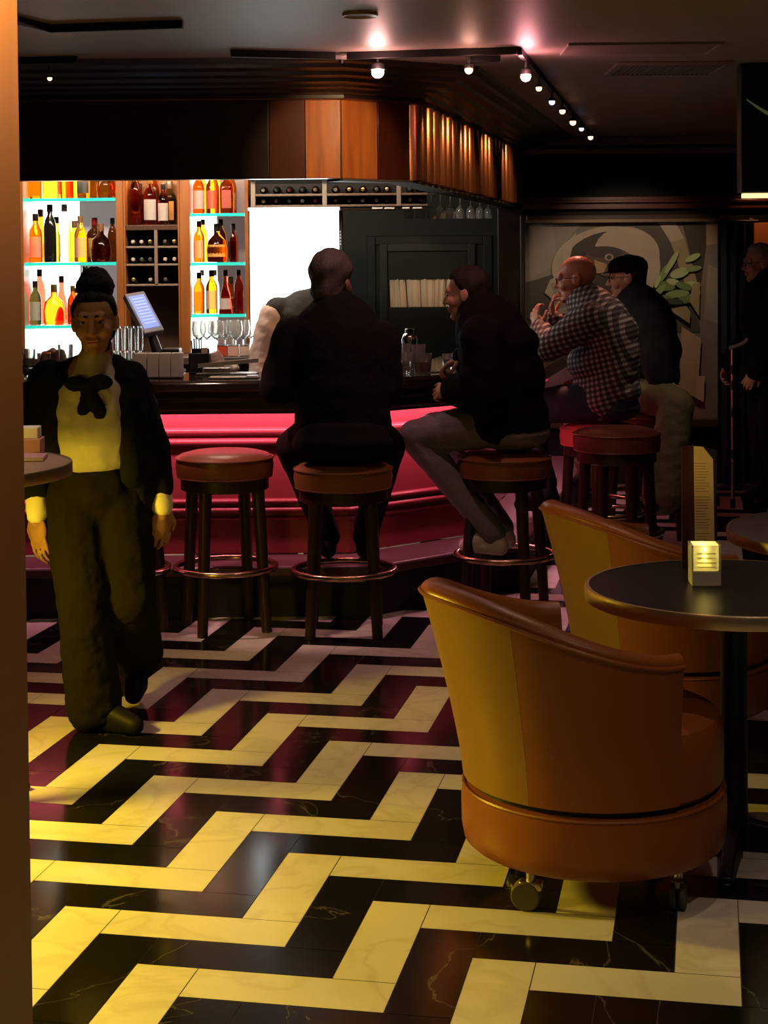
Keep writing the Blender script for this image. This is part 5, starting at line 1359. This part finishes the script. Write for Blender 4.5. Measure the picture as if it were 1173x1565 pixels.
# -- bartender, mostly behind the man in black
bt = prs('bartender in dark waistcoat and white sleeves bending behind the bar', (at(452, 600, 8.72).x, 8.72, 0), math.radians(205))
J = fin(dict(hip=V((0, 0, .93)), belly=V((0, .02, 1.12)), chest=V((0, .04, 1.24)), neck=V((-.10, .07, 1.385)), shR=V((.155, .06, 1.345)), shL=V((-.22, .05, 1.33)), elR=V((.225, .08, 1.14)), elL=V((-.27, .12, 1.1)), wrR=V((.27, .17, .95)), wrL=V((-.22, .30, .98)),
     haR=(V((.1, .5, -.7)), V((.8, .3, 0)), .6, 1), haL=(V((.1, .6, -.6)), V((-.8, .3, 0)), .6, -1), head=V((-.175, .10, 1.505)),
     knR=V((.10, .02, .50)), knL=V((-.10, .02, .50)), anR=V((.10, -.02, .09)), anL=V((-.10, -.02, .09)), toeR=V((.11, .12, .035)), toeL=V((-.11, .12, .035))))
hm = headm(.1, -.2)
body(bt, J, SKIN, hm, 1.0)
face_parts(bt, J['head'], hm, 1.0, HAIRBRN)
hair_cap(bt, J['head'], hm, 1.0, HAIRBRN)
SLEEVE = mat('pinkish_white_sleeve', (.62, .48, .43), .8, bump=.3, bscale=25)
blob('shirt', torso(J, .01, 1.0)+[('c', J['shR'], .068, J['elR'], .066), ('c', J['elR'], .066, J['wrR'], .052), ('c', J['shL'], .068, J['elL'], .066), ('c', J['elL'], .066, J['wrL'], .05)], SLEEVE, bt, .010, 4, (.016, .05))
blob('waistcoat', torso(J, .034, 1.03)+[('c', J['shR']+V((-.03, 0, .03)), .068, J['neck']+V((.05, -.02, -.01)), .06), ('c', J['shL']+V((.03, 0, .03)), .068, J['neck']+V((-.05, -.02, -.01)), .06)], mat('slate_waistcoat', (.020, .023, .026), .75), bt, .010, 4, (.008, .06))
blob('trousers', [('e', V((0, 0, .9)), (.17, .13, .1))]+leg(J, 'R', .02)+leg(J, 'L', .02), BLACKCLOTH, bt, .012, 4)
shoes(bt, J, SHOE)

# ------------------------------------------------------------------ light
def light(kind, name, loc, col, e, target=None, size=.1, size_y=None, cone=None, blend=.6, rot=None):
    l = bpy.data.lights.new(name, kind); l.color = col; l.energy = e
    if kind == 'AREA':
        l.size = size
        if size_y: l.shape = 'RECTANGLE'; l.size_y = size_y
    else: l.shadow_soft_size = size
    if kind == 'SPOT': l.spot_size = math.radians(cone); l.spot_blend = blend
    o = bpy.data.objects.new(name, l); COL.objects.link(o); o.location = loc
    if target is not None:
        d = V(target)-V(loc); o.rotation_euler = d.to_track_quat('-Z', 'Y').to_euler()
    if rot: o.rotation_euler = rot
    return o
YEL = (1., .67, .035)
light('SPOT', 'amber_side_lamp', (-1.75, 4.70, .965), YEL, 195, (-.2, 4.6, .0), .10, cone=155, blend=.8)
light('SPOT', 'amber_side_lamp', (-1.6, 3.2, 1.3), YEL, 100, (-.8, 3.6, 0), .12, cone=75, blend=.9)
WARM = (1., .70, .48)
for x, y, e in ((1.1, 2.6, 30), (-.3, 2.6, 10), (.6, 5.0, 16), (-.8, 5.6, 8), (2.2, 7.5, 8), (.5, 1.2, 34)):  # entry nearest the camera is front fill added for the chair sides
    light('SPOT', 'unseen_downlight', (x, y, 2.46), WARM, e, (x, y, 0), .05, cone=120, blend=.9)
# pink strip under the counter
ol = offset(BARLINE, .12)
for a_, b_ in zip(ol, ol[1:]):
    a3, b3 = V((*a_, CZ-.085)), V((*b_, CZ-.085)); d = b3-a3
    o = light('AREA', 'pink_bar_strip', (a3+b3)/2, (1., .36, .45), 7*d.length, None, d.length, .03)
    n_ = V((-d.y, d.x, 0)).normalized()
    aim = V((0, 0, -1))+n_*.9
    zax = -aim.normalized(); xax = d.normalized(); yax = zax.cross(xax)
    mm = Matrix((xax, yax, zax)).transposed().to_4x4(); mm.translation = (a3+b3)/2; o.matrix_world = mm
# track lamps, then other and added lights
light('SPOT', 'canopy_spot', LAMPPOS[0]+V((0, 0, -.04)), (1., .62, .30), 60, (-.24, 7.9, 2.12), .03, cone=44, blend=.5)
light('POINT', 'lamp_glow', LAMPPOS[0]+V((0, -.06, .0)), (1., .45, .42), 3.0, size=.03)
light('POINT', 'lamp_glow', LAMPPOS[2]+V((.0, -.06, .0)), (1., .34, .38), 4.0, size=.03)
light('POINT', 'lamp_glow', LAMPPOS[1]+V((.0, -.05, .0)), (1., .45, .35), .9, size=.03)
for k_, e_, tx_, ty_ in ((4, 17, .22, 8.5), (5, 15, .32, 8.9), (6, 18, .46, 9.5), (7, 18, .62, 10.2), (8, 22, .80, 11.1)):
    light('SPOT', 'flute_spot', LAMPPOS[k_]+V((0, 0, -.03)), (1., .52, .25), e_, (tx_, ty_, 2.06), .02, cone=66, blend=.8)
light('SPOT', 'red_spot', LAMPPOS[6]+V((0, 0, -.03)), (1., .30, .18), 115, (1.0, 8.85, 1.35), .04, cone=26, blend=.7)
light('SPOT', 'pink_spot', LAMPPOS[2]+V((0, 0, -.03)), (1., .45, .42), 14, (.5, 7.7, .6), .04, cone=75, blend=.8)
light('SPOT', 'pink_spot', LAMPPOS[0]+V((0, 0, -.03)), (1., .50, .45), 16, (-.5, 6.7, .0), .04, cone=90, blend=.8)
light('SPOT', 'bar_fill_spot', (-.9, 8.6, 2.4), (1., .68, .5), 26, (-.85, 8.1, 1.0), .05, cone=100, blend=.8)
light('SPOT', 'bar_fill_spot', (.10, 8.42, 2.30), (1., .80, .68), 190, (.10, 8.02, 1.0), .04, cone=44, blend=.8)  # hidden spot added to brighten the glasses between the front men
light('AREA', 'shelf_light', ((X187b+X287a)/2, 9.66, 2.13), (1., .6, .25), 2.0, ((X187b+X287a)/2, 9.72, 1.9), .3, .05)
light('AREA', 'bar_interior_fill', (-1.2, 8.75, 2.44), (1., .80, .62), 34, (-1.3, 9.75, 1.6), 1.6, .1)  # hidden fill added behind the canopy to light shelves and labels
light('AREA', 'bar_interior_fill', (-.05, 8.95, 2.40), (1., .78, .60), 4, (0., 9.5, 2.0), .5, .1)  # hidden fill added for the overhead wine rack
light('AREA', 'shelf_light', ((XL+X187b)/2, 9.62, 2.15), (1., .75, .5), 2.0, ((XL+X187b)/2, 9.72, 1.9), .5, .05)
light('SPOT', 'picture_light', (1.75, 10.6, 2.42), (1., .72, .48), 42, (1.75, 11.93, 1.30), .06, cone=62, blend=.5)
light('SPOT', 'hatch_light', (.15, 11.2, 2.2), (1., .7, .4), 5, (.2, 11.92, 1.45), .03, cone=40, blend=.6)
light('SPOT', 'wall_lamp', (2.7, 11.6, 2.3), (1., .45, .18), 7, (2.72, 11.93, 1.7), .03, cone=70, blend=.7)
light('SPOT', 'pillar_lamp', (-.28, 2.11, 2.14), (1., .55, .18), 26, (-.4855, 2.11, 1.98), .03, cone=120, blend=.9)
light('SPOT', 'table_fill_spot', (LT.x+.1, LT.y+.1, 2.46), (1., .74, .62), 30, (LT.x, LT.y, LZ), .04, cone=40, blend=.5)  # unseen spot added over the tall table to brighten its top
light('SPOT', 'unseen_downlight', (1.55, 8.5, 2.46), (1., .72, .5), 16, (1.6, 8.8, .6), .05, cone=55, blend=.6)  # added to light the olive trousers and stool tops
light('SPOT', 'bar_fill_spot', (-.95, 7.30, 2.42), (1., .68, .5), 14, (-.9, 7.85, 1.1), .05, cone=60, blend=.6)  # added before the counter to light the fronts of the napkin stacks
light('SPOT', 'unseen_downlight', (1.0, 3.9, 2.46), (1., .70, .48), 18, (1.0, 4.5, .72), .05, cone=62, blend=.7)  # added over the black table to brighten menu and brass edge
light('SPOT', 'stool_spot', LAMPPOS[9]+V((.05, .0, -.03)), (1., .52, .46), 95, (-.70, 7.30, .78), .03, cone=30, blend=.6)
light('POINT', 'candle_glow', cp+V((0, 0, .095)), (1., .70, .15), .6, size=.008)

w = bpy.data.worlds.new('world'); sc.world = w; w.use_nodes = True
w.node_tree.nodes['Background'].inputs[0].default_value = (1., .72, .52, 1); w.node_tree.nodes['Background'].inputs[1].default_value = .006

sc.view_settings.view_transform = 'Standard'
sc.view_settings.look = 'None'
sc.view_settings.exposure = 0.
sc.view_settings.gamma = 1.
try: sc.view_settings.use_curve_mapping = False
except Exception: pass
sc.cycles.use_denoising = True
sc.cycles.max_bounces = 10
sc.cycles.transmission_bounces = 10
sc.cycles.transparent_max_bounces = 8
sc.cycles.sample_clamp_indirect = 4.
sc.cycles.caustics_reflective = False
sc.cycles.caustics_refractive = False
